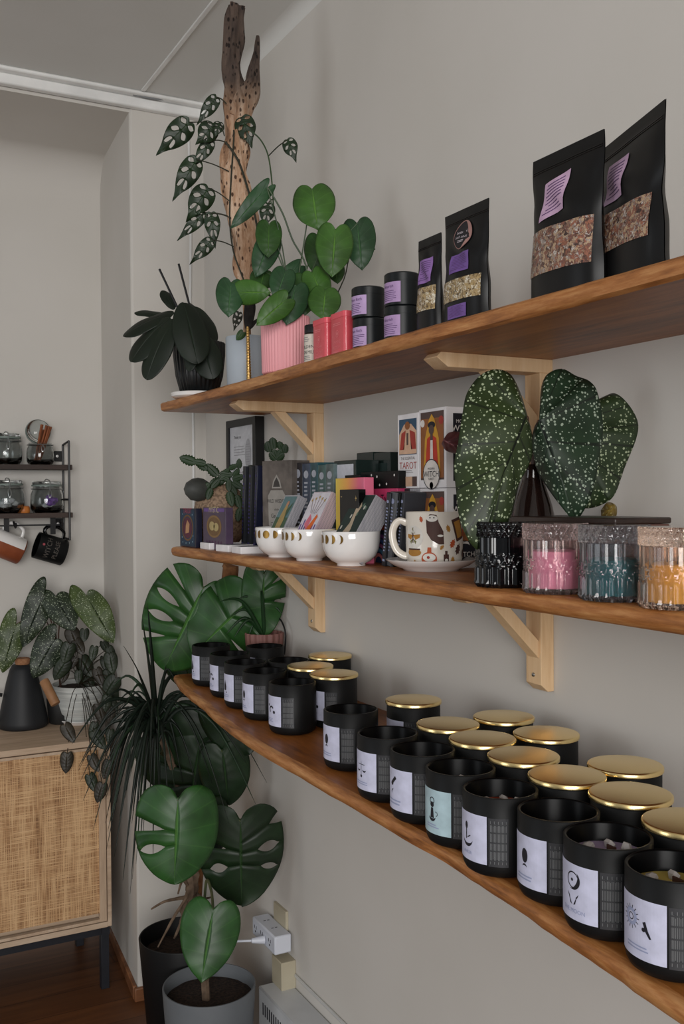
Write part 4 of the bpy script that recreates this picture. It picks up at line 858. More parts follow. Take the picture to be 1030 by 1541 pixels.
# --- driftwood and adansonii
DW = (lambda: None)
m_, nt, b = base('weathered_driftwood'); b.inputs['Roughness'].default_value = .85
v = coords(nt); n1 = nd(nt, 'ShaderNodeTexNoise', i_Scale=9.0, i_Detail=8.0, i_Roughness=.7); nt.links.new(coords(nt, scale=(5, 5, 1)), n1.inputs['Vector'])
vo = nd(nt, 'ShaderNodeTexVoronoi', i_Scale=105.0); nt.links.new(coords(nt, scale=(1, 1, .55)), vo.inputs['Vector'])
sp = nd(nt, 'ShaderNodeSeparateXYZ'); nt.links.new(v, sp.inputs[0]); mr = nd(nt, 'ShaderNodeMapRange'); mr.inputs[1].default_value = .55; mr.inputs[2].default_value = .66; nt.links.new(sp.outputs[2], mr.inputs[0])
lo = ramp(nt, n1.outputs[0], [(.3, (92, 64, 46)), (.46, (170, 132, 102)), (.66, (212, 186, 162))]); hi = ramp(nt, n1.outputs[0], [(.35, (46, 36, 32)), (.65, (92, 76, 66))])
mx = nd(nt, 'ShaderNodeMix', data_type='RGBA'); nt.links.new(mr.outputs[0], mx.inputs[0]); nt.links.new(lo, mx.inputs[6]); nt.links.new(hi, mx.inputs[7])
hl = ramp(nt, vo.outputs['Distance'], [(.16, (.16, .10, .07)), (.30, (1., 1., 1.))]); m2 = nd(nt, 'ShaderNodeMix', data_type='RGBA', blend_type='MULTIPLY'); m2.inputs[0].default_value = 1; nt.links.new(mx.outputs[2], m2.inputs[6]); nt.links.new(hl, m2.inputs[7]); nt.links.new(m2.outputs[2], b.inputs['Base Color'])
bump(nt, b, hl, .9, .006); DRIFT = m_
dD = 2.16; base_ = at(371, 560, d=dD)
e = empty('potted_climber', (base_.x, base_.y, ZT), 0, 'swiss-cheese vine climbing tall driftwood in a pale blue-grey pot', 'potted plant')
pot(e, potprof(.042, .0445, .107), pm('pale_blue_grey_ceramic', (168, 178, 188), (176, 186, 194), 8, .45), None, (.040, .088))
tr = [(372, 540, 6), (372, 470, 6), (372, 432, 7), (371, 414, 14), (370, 390, 17), (366, 350, 18), (358, 310, 21), (355, 275, 20), (355, 240, 19), (356, 205, 16), (356, 180, 20), (356, 158, 21), (353, 130, 16), (351, 100, 13), (351, 70, 13), (354, 35, 12), (356, 10, 12)]
m = MB(); m.tube(smooth_pts([at(a, b_, d=dD) for a, b_, c in tr], 90), [k*dD/1500 for k in [tr[min(int(i/90*16), 15)][2]*(1-(i/90*16) % 1)+tr[min(int(i/90*16)+1, 16)][2]*((i/90*16) % 1) for i in range(91)]], 28, lump=.62)
fk = [(360, 178, 14), (368, 155, 16), (378, 135, 14), (383, 110, 9), (386, 82, 5), (388, 54, 2)]
m.tube(smooth_pts([at(a, b_, d=dD-.01) for a, b_, c in fk], 40), [(14-12*(i/40)**1.1)*dD/1500*(1+.25*math.sin(PI*i/40)) for i in range(41)], 20, lump=.6)
m.tube(smooth_pts([at(a, b_, d=dD-.012) for a, b_ in ((362, 230), (366, 262), (369, 268))], 8), [.008, .007, .006, .006, .005, .005, .004, .003, .002], 8, lump=.5)
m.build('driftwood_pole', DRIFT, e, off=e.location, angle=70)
hg = lambda n=4, a=.16, b=.84: [(.22+.42*i/n, .050, a+.03*(i % 2), b-.08*(i % 2)) for i in range(n+1)]
ad = [(285, 184, 243, 226, .62, 332, 160+28), (326, 146, 302, 180, .5, 341, 156), (322, 189, 300, 212, .95, 336, 196), (318, 212, 294, 246, .5, 340, 214), (296, 240, 266, 292, .55, 345, 258), (314, 283, 286, 325, .72, 345, 302),
      (308, 320, 273, 356, .42, 347, 326), (318, 321, 323, 363, .55, 348, 328), (319, 361, 291, 392, .52, 352, 371), (365, 176, 376, 212, .8, 362, 190), (404, 306, 400, 336, .75, 412, 300), (331, 184, 326, 200, .9, 338, 205), (433, 210, 443, 236, .75, 404, 235)]
for i, (a, b_, c, d_, w_, su, sv) in enumerate(ad):
    dd = dD-.03-.01*(i % 3); p0, p1 = LP(a, b_, c, d_, dd, dd-.01)
    leaf(p0, p1+(p1-p0)*.12, w_*.86, 'adan', GAD, e, gaps=hg(2), cup=.5, droop=.3, wave=.03, mid=1.6)
    stem([p0, at((a+su)/2, (b_+sv)/2-2, d=dd), at(su, sv, d=dd+.005)], .0013, DSTEM, e, 'leaf_stalk', 8)
stem([at(*p_, d=dD-.035) for p_ in [(374, 540), (376, 480), (386, 430), (392, 380), (385, 330), (372, 280), (358, 240), (340, 214)]], .0024, DSTEM, e, 'vine', 50)
stem([at(*p_, d=dD-.03) for p_ in [(370, 520), (371, 440), (352, 380), (346, 330), (348, 270), (352, 210), (352, 196)]], .0018, DSTEM, e, 'vine', 50)
stem([at(*p_, d=dD-.05) for p_ in [(412, 318), (410, 280), (404, 235), (392, 210), (376, 196)]], .0016, GSTEM, e, 'vine', 30)
p0, p1 = LP(360, 470, 352, 498, dD-.04); leaf(p0, p1, .5, 'adan', DSTEM, e, name='dry_leaf', gaps=hg(2)); 
leaf(*LP(366, 500, 356, 512, dD-.05), .8, 'heart', GPH3, e)
# --- pink pot with philodendron
q = at(430, 540, x=.812); dP = (q-CO).dot(CF)
e = empty('potted_philodendron', (.812, q.y, ZT), 0, 'heart-leaved philodendron in a ribbed pink pot', 'potted plant')
pot(e, [(.0001, .001), (.043, 0), (.0455, .003), (.0475, .1085), (.0465, .111), (.0445, .110), (.043, .10), (.0001, .09)], pm('ribbed_pink_ceramic', (232, 160, 166), (236, 168, 174), 10, .5), (44, .016), (.042, .096), n=264)
ph = [(470, 272+12, 478, 342, 1.0, 0, -.02), (505, 345, 500, 413, .78, 0, -.05), (538, 336, 545, 402, .72, 1, 0), (481, 358, 482, 415, .75, 2, 0), (405, 337, 404, 384, .75, 2, -.03), (408, 360, 386, 414, .62, 1, -.02), (402, 282, 349, 342, .32, 1, -.04),
      (348, 425, 344, 474, .80, 1, -.06), (358, 440, 405, 440, .75, 0, -.06), (430, 408, 416, 448, .8, 1, -.06), (432, 450, 388, 488, .62, 0, -.10), (452, 400, 414, 428, .5, 1, 0), (470, 410, 488, 452, .85, 0, -.03), (490, 436, 486, 478, 1.05, 0, -.07),
      (460, 420, 452, 476, .8, 2, -.02), (445, 430, 432, 486, .8, 1, -.05), (398, 408, 392, 432, 1.2, 2, 0), (505, 398, 508, 424, .8, 2, .03)]
crown = at(445, 492, d=dP)
for a, b_, c, d_, w_, k, dz in ph:
    dd = dP+dz; p0, p1 = LP(a, b_, c, d_, dd, dd-.02)
    leaf(p0, p1, w_, 'heart', (GPH, GPH2, GPH3)[k], e, cup=.45, droop=.15, wave=.02)
    stem([p0, (p0*.45+crown*.55)+Vector((0, 0, .03)), crown+Vector((random.uniform(-.02, .02), random.uniform(-.02, .02), -.01))], .0013, GSTEM, e, 'leaf_stalk', 12)
stem([at(403, 282, d=dP-.04), at(425, 320, d=dP-.03), at(440, 360, d=dP-.02), at(462, 410, d=dP-.01), crown], .0017, GSTEM, e, 'leaf_stalk', 24)
stem([at(490, 478, d=dP), at(518, 420, d=dP), at(530, 380, d=dP-.0), at(565, 375, d=dP)], .0013, DSTEM, e, 'leaf_stalk', 12)
# feather wand
e = empty('feather_wand', tuple(at(375, 572, x=.795)), 0, 'slim gold-wrapped wand with dark feathers, before the blue-grey pot', 'ornament'); e.location.z = ZT
dF = (e.location-CO).dot(CF); b0 = e.location.copy(); tp = at(373, 492, d=dF)
n = 60; p = [b0.lerp(tp, i/n) for i in range(n+1)]
MB().tube(p, [(.0052-.002*i/n)*(1+.14*math.sin(i*2.1)) for i in range(n+1)], 14).build('gold_handle', pm('hammered_gold', (168, 132, 78), (196, 160, 100), 200, .3, 1, bmp=.5), e, off=e.location, angle=80)
for i, (u, v) in enumerate([(378, 430), (384, 445), (372, 440), (390, 470), (380, 455)]):
    leaf(tp-Vector((0, 0, .006)), at(u, v+8, d=dF+.004*i), .22, 'blade', pm('dark_feather', (26, 24, 24), (44, 40, 38), 60, .8), e, name='feather', cup=.6)
# --- spotted begonia in dark glass vase on the middle shelf
SPOT = ((120., (196, 204, 184), .62))
BEG = leafmat('begonia_spotted_green', (46, 60, 30), (16, 24, 12), spots=(225., (158, 170, 138), .45), ribw=.03, dark=(34, 46, 24), vf=.75); BEG2 = leafmat('begonia_deep_green', (34, 54, 36), (12, 20, 14), spots=(240., (146, 160, 142), .47), ribw=.03, dark=(24, 38, 26), vf=.75); BEG5 = leafmat('begonia_mid_green', (42, 58, 32), (14, 22, 12), spots=(240., (150, 162, 132), .47), ribw=.03, dark=(34, 48, 26), vf=.75)
dB = 1.33; q = at(803, 800, x=.885); dV = (q-CO).dot(CF)
e = empty('vase_with_begonia', (.885, q.y, ZM), 0, 'dark glass vase with three large white-spotted begonia leaves', 'potted plant')
DG = glassmat('dark_brown_glass', (70, 50, 44), .05, .85)
MB().lathe([(.0001, .001), (.034, 0), (.038, .004), (.040, .02), (.036, .06), (.026, .105), (.016, .135), (.013, .15), (.0155, .16), (.0135, .161), (.011, .15), (.0135, .135), (.023, .105), (.033, .06), (.037, .02), (.034, .006), (.0001, .004)], 56).build('glass_vase', DG, e, angle=80)
J = at(798, 640, d=dB+.03)
leaf(at(790, 630, d=dB+.0), at(722, 826, d=dB-.07), .62, 'wings', BEG, e, kind2='wings', N=CO-at(740, 700, d=dB)+Vector((-.1, 0, .15)), cup=.35, droop=.12, wave=.03, side_w=(1.0, 1.25), name='leaf') if False else None
def bleaf(pts, base_uv, d, mat, spine_uv, dn=.0):
    """blade with a traced outline (photo pixels) at real depth, domed and folded along its main rib"""
    n = len(pts); loop = smooth_pts([(a, b_, 0) for a, b_ in pts]+[(pts[0][0], pts[0][1], 0)], 96)[:-1]
    P = [Vector((q.x, q.y)) for q in loop]; c0 = Vector(base_uv); c1 = Vector(spine_uv); mb = MB(); mb.uv = []; NW = 12
    vs = []
    for i, q in enumerate(P):
        # anchor on the rib
        t = max(0, min(1, (q-c0).dot(c1-c0)/(c1-c0).length_squared)); a = c0.lerp(c1, t*.5)
        for j in range(NW+1):
            w = j/NW; r = a.lerp(q, w); rel = (r-c0)
            dd = d+dn*(rel.dot((c1-c0).normalized())/(c1-c0).length)+.022*(w**1.7)+.0035*math.sin(i*PI/8)*w*(1-w)*2+.006*math.sin(i*.35)*w*w
            vs.append(at(r.x, r.y, d=dd)); mb.uv.append((.5+.5*w, i/len(P)*1.4))
    m_ = len(P); fs = [(i*(NW+1)+j, ((i+1) % m_)*(NW+1)+j, ((i+1) % m_)*(NW+1)+j+1, i*(NW+1)+j+1) for i in range(m_) for j in range(NW)]
    mb.add(vs, fs); return mb.build('leaf', mat, e, off=e.location, solid=.0007, angle=180)
bleaf([(793, 622), (783, 590), (768, 563), (745, 556), (722, 566), (703, 592), (696, 625), (690, 665), (684, 700), (687, 740), (692, 780), (705, 812), (720, 828), (728, 815), (735, 790), (765, 784), (776, 750), (783, 725), (800, 690), (801, 655)], (793, 628), dB, BEG, (716, 815), -.06)
bleaf([(905, 600), (925, 592), (945, 607), (960, 634), (958, 660), (940, 705), (925, 745), (905, 760), (880, 765), (866, 755), (870, 700), (885, 640)], (850, 625), dB+.055, BEG5, (905, 755), -.02)
bleaf([(822, 622), (814, 595), (822, 566), (845, 555), (868, 566), (888, 574), (900, 592), (908, 640), (902, 690), (892, 740), (875, 775), (862, 781), (845, 762), (825, 735), (808, 705), (802, 668), (806, 640)], (812, 634), dB+.01, BEG2, (868, 776), -.03)
bleaf([(905, 768), (915, 756), (928, 762), (926, 780), (908, 782)], (925, 760), dB+.09, leafmat('yellowing_leaf', (140, 116, 48), (96, 84, 40), spots=(150., (176, 168, 112), .4)), (908, 780))
bleaf([(665, 668), (675, 652), (690, 650), (700, 655), (704, 672), (698, 684), (684, 682), (672, 678)], (667, 662), dB+.14, leafmat('reddish_leaf_back', (112, 62, 66), (128, 76, 78)), (700, 680))
RS = pm('reddish_begonia_stem', (70, 52, 44), (84, 62, 50), 20, .5)
vt = Vector((e.location.x, e.location.y, ZM+.155))
for u, v, d_ in ((793, 628, dB), (812, 634, dB+.01), (852, 640, dB+.05)):
    stem([at(u, v, d=d_+.004), at(798+(u-798)*.3, 665, d=dB+.05), vt, vt-Vector((0, 0, .10))], .003, RS, e, 'stem', 20)
# --- christmas cactus on speckled stone planter
GC = leafmat('cactus_green', (34, 58, 28), (44, 70, 36), veins=False, rough=.45)
q = at(331, 760, x=.885); dC = (q-CO).dot(CF)
e = empty('stone_planter', (q.x, q.y, ZM), 0, 'round speckled stone planter with a trailing toothed cactus, left end of middle shelf', 'potted plant')
st = pm('speckled_granite', (120, 98, 80), (160, 134, 110), 160, .8, lo=.42, hi=.58)
m = MB().lathe([(.0001, 0), (.040, 0), (.058, .02), (.067, .055), (.066, .095), (.056, .128), (.040, .148), (.028, .152), (.024, .146), (.0001, .140)], 48)
m.v = [(a*(1+.09*noise.noise(Vector((a*14, b_*14, c*14)))), b_*(1+.09*noise.noise(Vector((a*14, b_*14, c*14+9)))), c) for a, b_, c in m.v]; m.build('planter', st, e, angle=180)
def chain(pp, d, wr=.45, d1=None):
    for i in range(len(pp)-1):
        a, b_ = pp[i], pp[i+1]; f = i/(len(pp)-1); dd = d+((d1 or d)-d)*f
        leaf(*LP(a[0], a[1], b_[0], b_[1], dd, dd-.005), wr, 'blade', GC, e, cup=.3, droop=.05, name='cactus_segment', teeth=.45, thick=.0016, nw=5, wave=.0)
for pp in ([(350, 715), (330, 712), (312, 706), (295, 696), (270, 688)], [(345, 722), (328, 716), (310, 698), (290, 694)], [(352, 718), (360, 705), (360, 690)], [(350, 722), (368, 716), (380, 700)], [(350, 725), (366, 735), (372, 755)],
           [(345, 722), (345, 740), (350, 762)], [(338, 722), (315, 728), (300, 742)], [(348, 730), (356, 745), (362, 765), (358, 785)], [(345, 715), (330, 722), (318, 735), (312, 752)], [(335, 716), (345, 705), (358, 700)]):
    chain(pp, dC-.05, .46, dC-.08)
s = empty('river_stone', tuple(at(298, 737, d=dC-.055)), .4, 'smooth dark oval stone leaning on the speckled planter', 'stone')
m = MB().lathe([(.0001, -.030), (.018, -.026), (.030, -.012), (.034, .002), (.028, .018), (.014, .028), (.0001, .031)], 32); m.v = [(a*1.15, b_*.8, c*.95) for a, b_, c in m.v]; m.build('stone', pm('dark_basalt', (58, 60, 58), (74, 76, 72), 30, .6), s, angle=180)
# sprig plant behind the ornate box
q = at(416, 740, x=.985); dS = (q-CO).dot(CF)
e = empty('potted_cactus', (.985, q.y, ZM), 0, 'small green toothed cactus sprig peeking above the brown ornate box', 'potted plant')
pot(e, potprof(.030, .036, .10), pm('terracotta_grey', (70, 62, 58), None, 10, .8), None, (.032, .08))
for pp in ([(416, 690), (412, 676), (410, 658)], [(418, 690), (424, 676), (420, 664)], [(416, 692), (406, 680), (402, 664)], [(416, 692), (428, 682), (430, 668)]): chain(pp, dS, .62)
# --- pink-brown pot with grassy plant on the lowest shelf
q = at(398, 950, x=.985); 
e = empty('potted_spider_plant', (.985, q.y, ZL), 0, 'arching grassy plant in a fluted pink-brown pot, back left of lowest shelf', 'potted plant')
pot(e, [(.0001, .001), (.036, 0), (.040, .004), (.047, .105), (.046, .108), (.044, .106), (.042, .09), (.0001, .085)], pm('fluted_pink_brown', (124, 84, 78), (138, 96, 88), 12, .6), (16, .04), (.041, .092), n=128)
GS = leafmat('grassy_green', (30, 60, 30), (54, 88, 50), veins=False); dd = (q-CO).dot(CF)
def blade(e, pts, w, mat, name='leaf', N=None, n=14, tip=.04):
    p = smooth_pts(pts, n); mb = MB(); vs = []
    for i, c in enumerate(p):
        T = (p[min(i+1, n)]-p[max(i-1, 0)]).normalized(); S = T.cross(Vector(N) if N else (CO-c)).normalized()
        ww = w*.5*max(tip, min(1, 4*(i/n)+.35)*(1-(i/n)**2.2)); nn = S.cross(T)
        vs += [c-S*ww, c+nn*(ww*.35), c+S*ww]
    fs = []
    for i in range(n):
        for k in (0, 1): fs.append((i*3+k, i*3+k+1, (i+1)*3+k+1, (i+1)*3+k))
    mb.add(vs, fs); return mb.build(name, mat, e, off=e.location, solid=.0006, angle=180)
c0 = Vector((.985, e.location.y, ZL+.095))
for u, v in [(330, 905), (345, 930), (352, 960), (375, 885), (392, 890), (424, 902), (425, 925), (360, 900), (410, 885), (340, 955), (372, 965), (385, 900)]:
    t_ = at(u, v, d=dd-random.uniform(0, .1)); blade(e, [c0, c0.lerp(t_, .5)+Vector((0, 0, .045)), t_], .010, GS)
hd = [at(*p_, x=1.02) for p_ in [(414, 925), (424, 935), (430, 955), (428, 985)]]
tag(MB().tube(smooth_pts(hd, 20), .0022, 7).build('cable', BLACKMET), 'thin black cable curving down the wall beside the pink-brown pot', 'cable')
# ================================================================== floor plants
MON = leafmat('monstera_green', (42, 84, 36), (74, 118, 54), rough=.33, ribw=.03); MOND = leafmat('monstera_dark', (24, 46, 22), (40, 66, 34), rough=.4, ribw=.03)
MSTEM = pm('monstera_stem', (60, 74, 44), (84, 84, 56), 20, .6); DRY = pm('dry_brown_stem', (84, 68, 54), (122, 102, 84), 40, .9, bmp=.4)
q = at(315, 1481, z=.295); GX, GY = q.x, q.y
e = empty('potted_monstera', (GX, GY, 0), 0, 'young monstera with one low leaf in a grey floor pot', 'potted plant')
pot(e, potprof(.092, .112, .295, .005), pm('blue_grey_pot', (92, 96, 100), (100, 104, 108), 8, .6), None, (.106, .262))
dG = (Vector((GX, GY, .3))-CO).dot(CF)
p0, p1 = LP(321, 1368, 303, 1480, dG-.10, dG-.16)
leaf(p0, p1, .88, 'heart', MON, e, cup=.25, droop=.1, wave=.02)
stem([Vector((GX, GY+.02, .26)), Vector((GX-.005, GY+.03, .36)), at(310, 1330, d=dG+.02), at(318, 1340, d=dG-.03), p0], .0035, MSTEM, e)
MB().tube([Vector((GX-.012, GY-.01, .26)), Vector((GX-.014, GY-.01, .315))], .010, 10, lump=.3).build('stem', DRY, e, off=e.location)
q = at(277, 1408, z=.325); BX, BY = q.x, q.y+.01
e = empty('potted_monstera', (BX, BY, 0), 0, 'large monstera with split leaves and cork pole in a tall black floor pot', 'potted plant')
pot(e, potprof(.088, .114, .325, .005), pm('satin_black_pot', (11, 11, 12), None, 8, .5, spec=.3), None, (.106, .28))
dM = (Vector((BX, BY, .33))-CO).dot(CF)
c = Vector((BX+.02, BY+.0, .29)); cork = pm('cork_pole', (120, 78, 48), (150, 104, 66), 60, .9, bmp=.6)
MB().tube(smooth_pts([Vector((BX+.03, BY+.03, .28)), Vector((BX+.07, BY+.0, .8)), at(345, 880, d=2.63), at(345, 858, d=2.63)], 20), .021, 16, lump=.12).build('cork_pole', cork, e, off=e.location)
trunk = [c, at(283, 1370, d=dM-.03), at(290, 1335, d=dM-.05), at(286, 1290, d=dM-.02), at(300, 1180, d=dM), at(315, 1080, d=dM)]
MB().tube(smooth_pts(trunk, 40), [.014+.006*abs(math.sin(i*.9)) for i in range(41)], 12, lump=.5).build('trunk', DRY, e, off=e.location)
for a in [(288, 1340, 262, 1380, 238, 1425), (282, 1350, 250, 1356, 228, 1368), (290, 1345, 268, 1400, 262, 1412), (296, 1345, 306, 1352, 318, 1350), (284, 1335, 275, 1325, 268, 1345)]:
    MB().tube(smooth_pts([at(a[0], a[1], d=dM-.05), at(a[2], a[3], d=dM-.08), at(a[4], a[5], d=dM-.06)], 10), [.005-.0003*i for i in range(11)], 7, lump=.3).build('aerial_root', DRY, e, off=e.location)
def sl(ss, side, w0=.35, hw=.022): return [(s_, hw, w0, 1.0, side) for s_ in ss]
ML = [(268, 1203, 262, 1334, 1.0, 2.28, MON, sl([.50], -1, .32, .040)+[(.64, .030, .3, .93, -1)], -.04, 292, 1290),
      (362, 1234, 364, 1370, .95, 2.42, MOND, sl([.48], -1, .35, .03)+[(.62, .03, .35, .75, -1), (.5, .03, .4, .85, 1), (.62, .02, .5, .9, 1)]+sl([.38], 1, .75, .03), 0, 310, 1290),
      (306, 884, 246, 1010, 1.02, 2.50, MON, sl([.34, .70], -1, .40, .018)+[(.46, .024, .3, .88, -1), (.58, .026, .28, .86, -1)], -.03, 330, 960),
      (372, 905, 290, 986, .98, 2.48, MON, sl([.4, .6], 1, .45, .012)+sl([.45], -1, .6, .012), -.02, 350, 960),
      (398, 862, 394, 962, .66, 2.47, MON, sl([.38, .55], 1, .4, .02), .0, 365, 950),
      (300, 1062, 352, 1165, .95, 2.56, MOND, sl([.5, .65], 1), 0, 305, 1180), (336, 1050, 376, 1138, .95, 2.52, MOND, [], 0, 310, 1160), (262, 1075, 246, 1196, .9, 2.6, MOND, sl([.5], -1), 0, 300, 1180),
      (300, 1120, 282, 1235, .95, 2.56, MOND, sl([.5, .65], -1), 0, 298, 1200), (335, 1130, 345, 1215, .9, 2.52, MOND, [], 0, 305, 1200), (270, 968, 292, 1040, .85, 2.6, MOND, sl([.45, .6], 1), 0, 318, 1060), (310, 1215, 322, 1290, .9, 2.5, MOND, [], 0, 300, 1250)]
for a in ML:
    p0, p1 = LP(a[0], a[1], a[2], a[3], a[5], a[5]+a[8])
    leaf(p0, p1, a[4], 'monstera', a[6], e, cup=.3, droop=.12, wave=.03, gaps=a[7], mid=1.35)
    st_ = at(a[9], a[10], d=dM); stem([p0, p0.lerp(st_, .5)+Vector((0, .03, .03)), st_], .004, MSTEM, e, 'leaf_stalk', 14)
# dracaena
h0 = at(236, 1092, d=2.50); soil0 = Vector((BX+.03, BY+.05, .28))
e = empty('dracaena', tuple(soil0), 0, 'thin-leaved dracaena arching out of the tall black floor pot', 'plant')
stem([soil0, at(292, 1300, d=2.66), at(268, 1180, d=2.6), h0], .010, DRY, e, 'trunk', 20)
DRA = leafmat('dracaena_leaf', (16, 30, 20), (28, 44, 26), veins=False, rough=.45); DRA2 = leafmat('dracaena_leaf_light', (34, 58, 36), (50, 76, 44), veins=False, rough=.45)
ends = [(222, 908), (214, 930), (186, 972), (250, 1000), (205, 1005), (262, 1020), (280, 1040), (176, 1110), (150, 1130), (118, 1160), (108, 1120), (125, 1205), (140, 1250), (165, 1240), (172, 1290), (185, 1325), (196, 1345), (205, 1300), (215, 1270), (160, 1200), (180, 1230),
        (225, 1230), (240, 1240), (255, 1235), (268, 1225), (300, 1200), (320, 1180), (345, 1240), (385, 1210), (402, 1178), (372, 1150), (340, 1120), (310, 1090), (330, 1060), (150, 1060), (165, 1040), (190, 1060), (290, 1150), (275, 1180), (190, 1190), (148, 1170), (200, 1220), (232, 1190), (168, 1160)]
rg = random.Random(11)
for i in range(78):
    u, v = ends[i] if i < len(ends) else (rg.gauss(205, 50), rg.gauss(1180, 65))
    dd = 2.50+rg.uniform(-.22, .10); t_ = at(u, v, d=dd); L = (t_-h0).length
    up = Vector((0, 0, (.02 if v < 1020 else .30*L+.03))); s0 = h0+Vector((0, 0, rg.uniform(-.06, .03)))
    b_ = blade(e, [s0, s0.lerp(t_, .25)+up*.8, s0.lerp(t_, .62)+up*.9, t_], rg.uniform(.008, .013), DRA if rg.random() < .8 else DRA2, N=(rg.uniform(-1, 1), -1, rg.uniform(-.2, .8)), n=16)
# ================================================================== cabinet
CY = 2.95; zt_ = at(160, 1112, y=CY).z; zb_ = at(167, 1394, y=CY).z; cx1 = at(167, 1250, y=CY).x; cx0 = cx1-1.0
CW = wood('washed_oak', (158, 134, 112), (190, 164, 138), (206, 184, 160), 0, .8, .6, 0, .15); CWV = wood('washed_oak_upright', (158, 134, 112), (190, 164, 138), (206, 184, 160), 2, .8, .6, 0, .15)
def rattan():
    m, nt, b = base('woven_rattan'); b.inputs['Roughness'].default_value = .7
    n1 = nd(nt, 'ShaderNodeTexNoise', i_Scale=1.0, i_Detail=2.0); nt.links.new(coords(nt, scale=(10, 10, 620)), n1.inputs['Vector'])
    n2 = nd(nt, 'ShaderNodeTexNoise', i_Scale=1.0, i_Detail=2.0); nt.links.new(coords(nt, scale=(620, 10, 10)), n2.inputs['Vector'])
    n3 = nd(nt, 'ShaderNodeTexNoise', i_Scale=1.0, i_Detail=3.0); nt.links.new(coords(nt, scale=(28, 28, 3)), n3.inputs['Vector'])
    mx = nd(nt, 'ShaderNodeMath', operation='MAXIMUM'); nt.links.new(n1.outputs[0], mx.inputs[0]); nt.links.new(n2.outputs[0], mx.inputs[1])
    a = nd(nt, 'ShaderNodeMix'); a.inputs[0].default_value = .25; nt.links.new(mx.outputs[0], a.inputs[2]); nt.links.new(n3.outputs[0], a.inputs[3])
    nt.links.new(ramp(nt, a.outputs[0], [(.40, (112, 76, 46)), (.50, (182, 138, 94)), (.60, (222, 184, 138))]), b.inputs['Base Color']); bump(nt, b, mx.outputs[0], .6, .002); return m
RAT = rattan()
e = empty('cabinet', ((cx0+cx1)/2, (CY+3.33)/2, 0), 0, 'pale wood cabinet with a woven rattan door on black metal legs', 'cabinet'); O_ = e.location
hh = zt_-zb_
MB().box(((cx0+cx1)/2, 3.335-.012-.17, (zt_+zb_)/2-.006), (cx1-cx0-.002, .345, hh-.02)).build('carcass', CW, e, off=O_)
MB().box(((cx0+cx1)/2, (CY+3.335)/2, zt_-.009), (cx1-cx0, 3.335-CY, .018)).build('top_panel', CW, e, bev=.001, off=O_)
m = MB(); m.box((cx1-.006, CY+.01, (zt_+zb_)/2-.008), (.012, .02, hh-.018)); m.box(((cx0+cx1)/2, CY+.01, zb_+.008), (cx1-cx0-.024, .02, .016)); m.build('face_frame', CW, e, bev=.0008, off=O_)
xr, zu, zl = at(149, 1200, y=CY).x, at(149, 1128, y=CY).z, at(149, 1376, y=CY).z; xd = cx1-.0145; d0 = xd-.62; zdt, zdb = zt_-.021, zb_+.019; xl = d0+(xd-xr)
dr = MB().ring(d0, xd, zdb, zdt, xd-xr, zdt-zu, CY, CY+.018); D_ = dr.build('door', CWV, e, bev=.0008, off=O_)
MB().box(((xl+xr)/2, CY+.010, (zu+zl)/2), (xr-xl, .006, zu-zl)).build('rattan_panel', RAT, D_, off=O_)
d2 = MB().box(((cx0+d0)/2, CY+.009, (zdt+zdb)/2), (d0-cx0-.004, .018, zdt-zdb)).build('door', CWV, e, bev=.0008, off=O_)
LM = pm('black_steel_frame', (30, 32, 38), None, 20, .5)
m = MB(); m.box(((cx0+cx1)/2, CY+.025, zb_-.0125), (cx1-cx0-.01, .025, .025)); m.box(((cx0+cx1)/2, 3.30, zb_-.0125), (cx1-cx0-.01, .025, .025)); m.box((cx1-.0175, (CY+3.3)/2, zb_-.0125), (.025, .34, .0249)); m.box((cx0+.0175, (CY+3.3)/2, zb_-.0125), (.025, .34, .0249)); m.build('base_frame', LM, e, off=O_)
for x in (cx0+.0175, cx1-.0175):
    for y in (CY+.025, 3.30): MB().box((x, y, (zb_-.025)/2), (.024, .024, zb_-.025)).build('leg', LM, e, off=O_, bev=.001)
# on the cabinet
q = at(35, 1093, z=zt_)
e = empty('carafe', tuple(q), 0, 'matte black conical carafe with cork stopper on the cabinet', 'carafe')
k = (q-CO).dot(CF)/1500
MB().lathe([(.0001, 0), (34*k, 0), (36.5*k, 3*k), (36*k, 10*k), (30*k, 40*k), (24*k, 68*k), (19*k, 86*k), (15*k, 93*k), (11*k, 94*k), (.0001, 94*k)], 48).build('body', pm('matte_charcoal_ceramic', (26, 28, 31), (30, 32, 35), 10, .55), e, angle=60)
MB().lathe([(.0001, 93*k), (10*k, 93*k), (11.5*k, 101*k), (10*k, 103*k), (.0001, 103*k)], 24).build('cork_stopper', pm('cork', (150, 104, 72), (170, 124, 90), 120, .9, bmp=.3), e, angle=50)
MB().tube(smooth_pts([(-30*k, 0, 50*k), (-46*k, 0, 52*k), (-52*k, 0, 36*k), (-40*k, 0, 14*k), (-34*k, 0, 12*k)], 16), .006, 8).build('handle', BLACKMET, e)
q = at(121, 1086, z=zt_); k = (q-CO).dot(CF)/1500
e = empty('saucer', tuple(q), 0, 'small white saucer under the striped pot on the cabinet', 'saucer'); MB().lathe([(.0001, 0), (26*k, 0), (31*k, 5*k), (30*k, 6*k), (.0001, 4*k)], 40).build('dish', WHITE, e)
e = empty('potted_pothos', (q.x, q.y, zt_+4.2*k), 0, 'dark trailing plant in a striped white pot on the cabinet', 'potted plant')
pot(e, [(.0001, 0), (24*k, 0), (27*k, 4*k), (27.5*k, 9*k), (31*k, 12*k), (34*k, 22*k), (37*k, 34*k), (40*k, 50*k), (41*k, 54*k), (39*k, 54*k), (37*k, 48*k), (.0001, 44*k)], pm('striped_white_glaze', (176, 180, 178), (214, 216, 212), 22, .25, st=(.2, .2, 8), coat=.3), None, (36*k, 48*k))
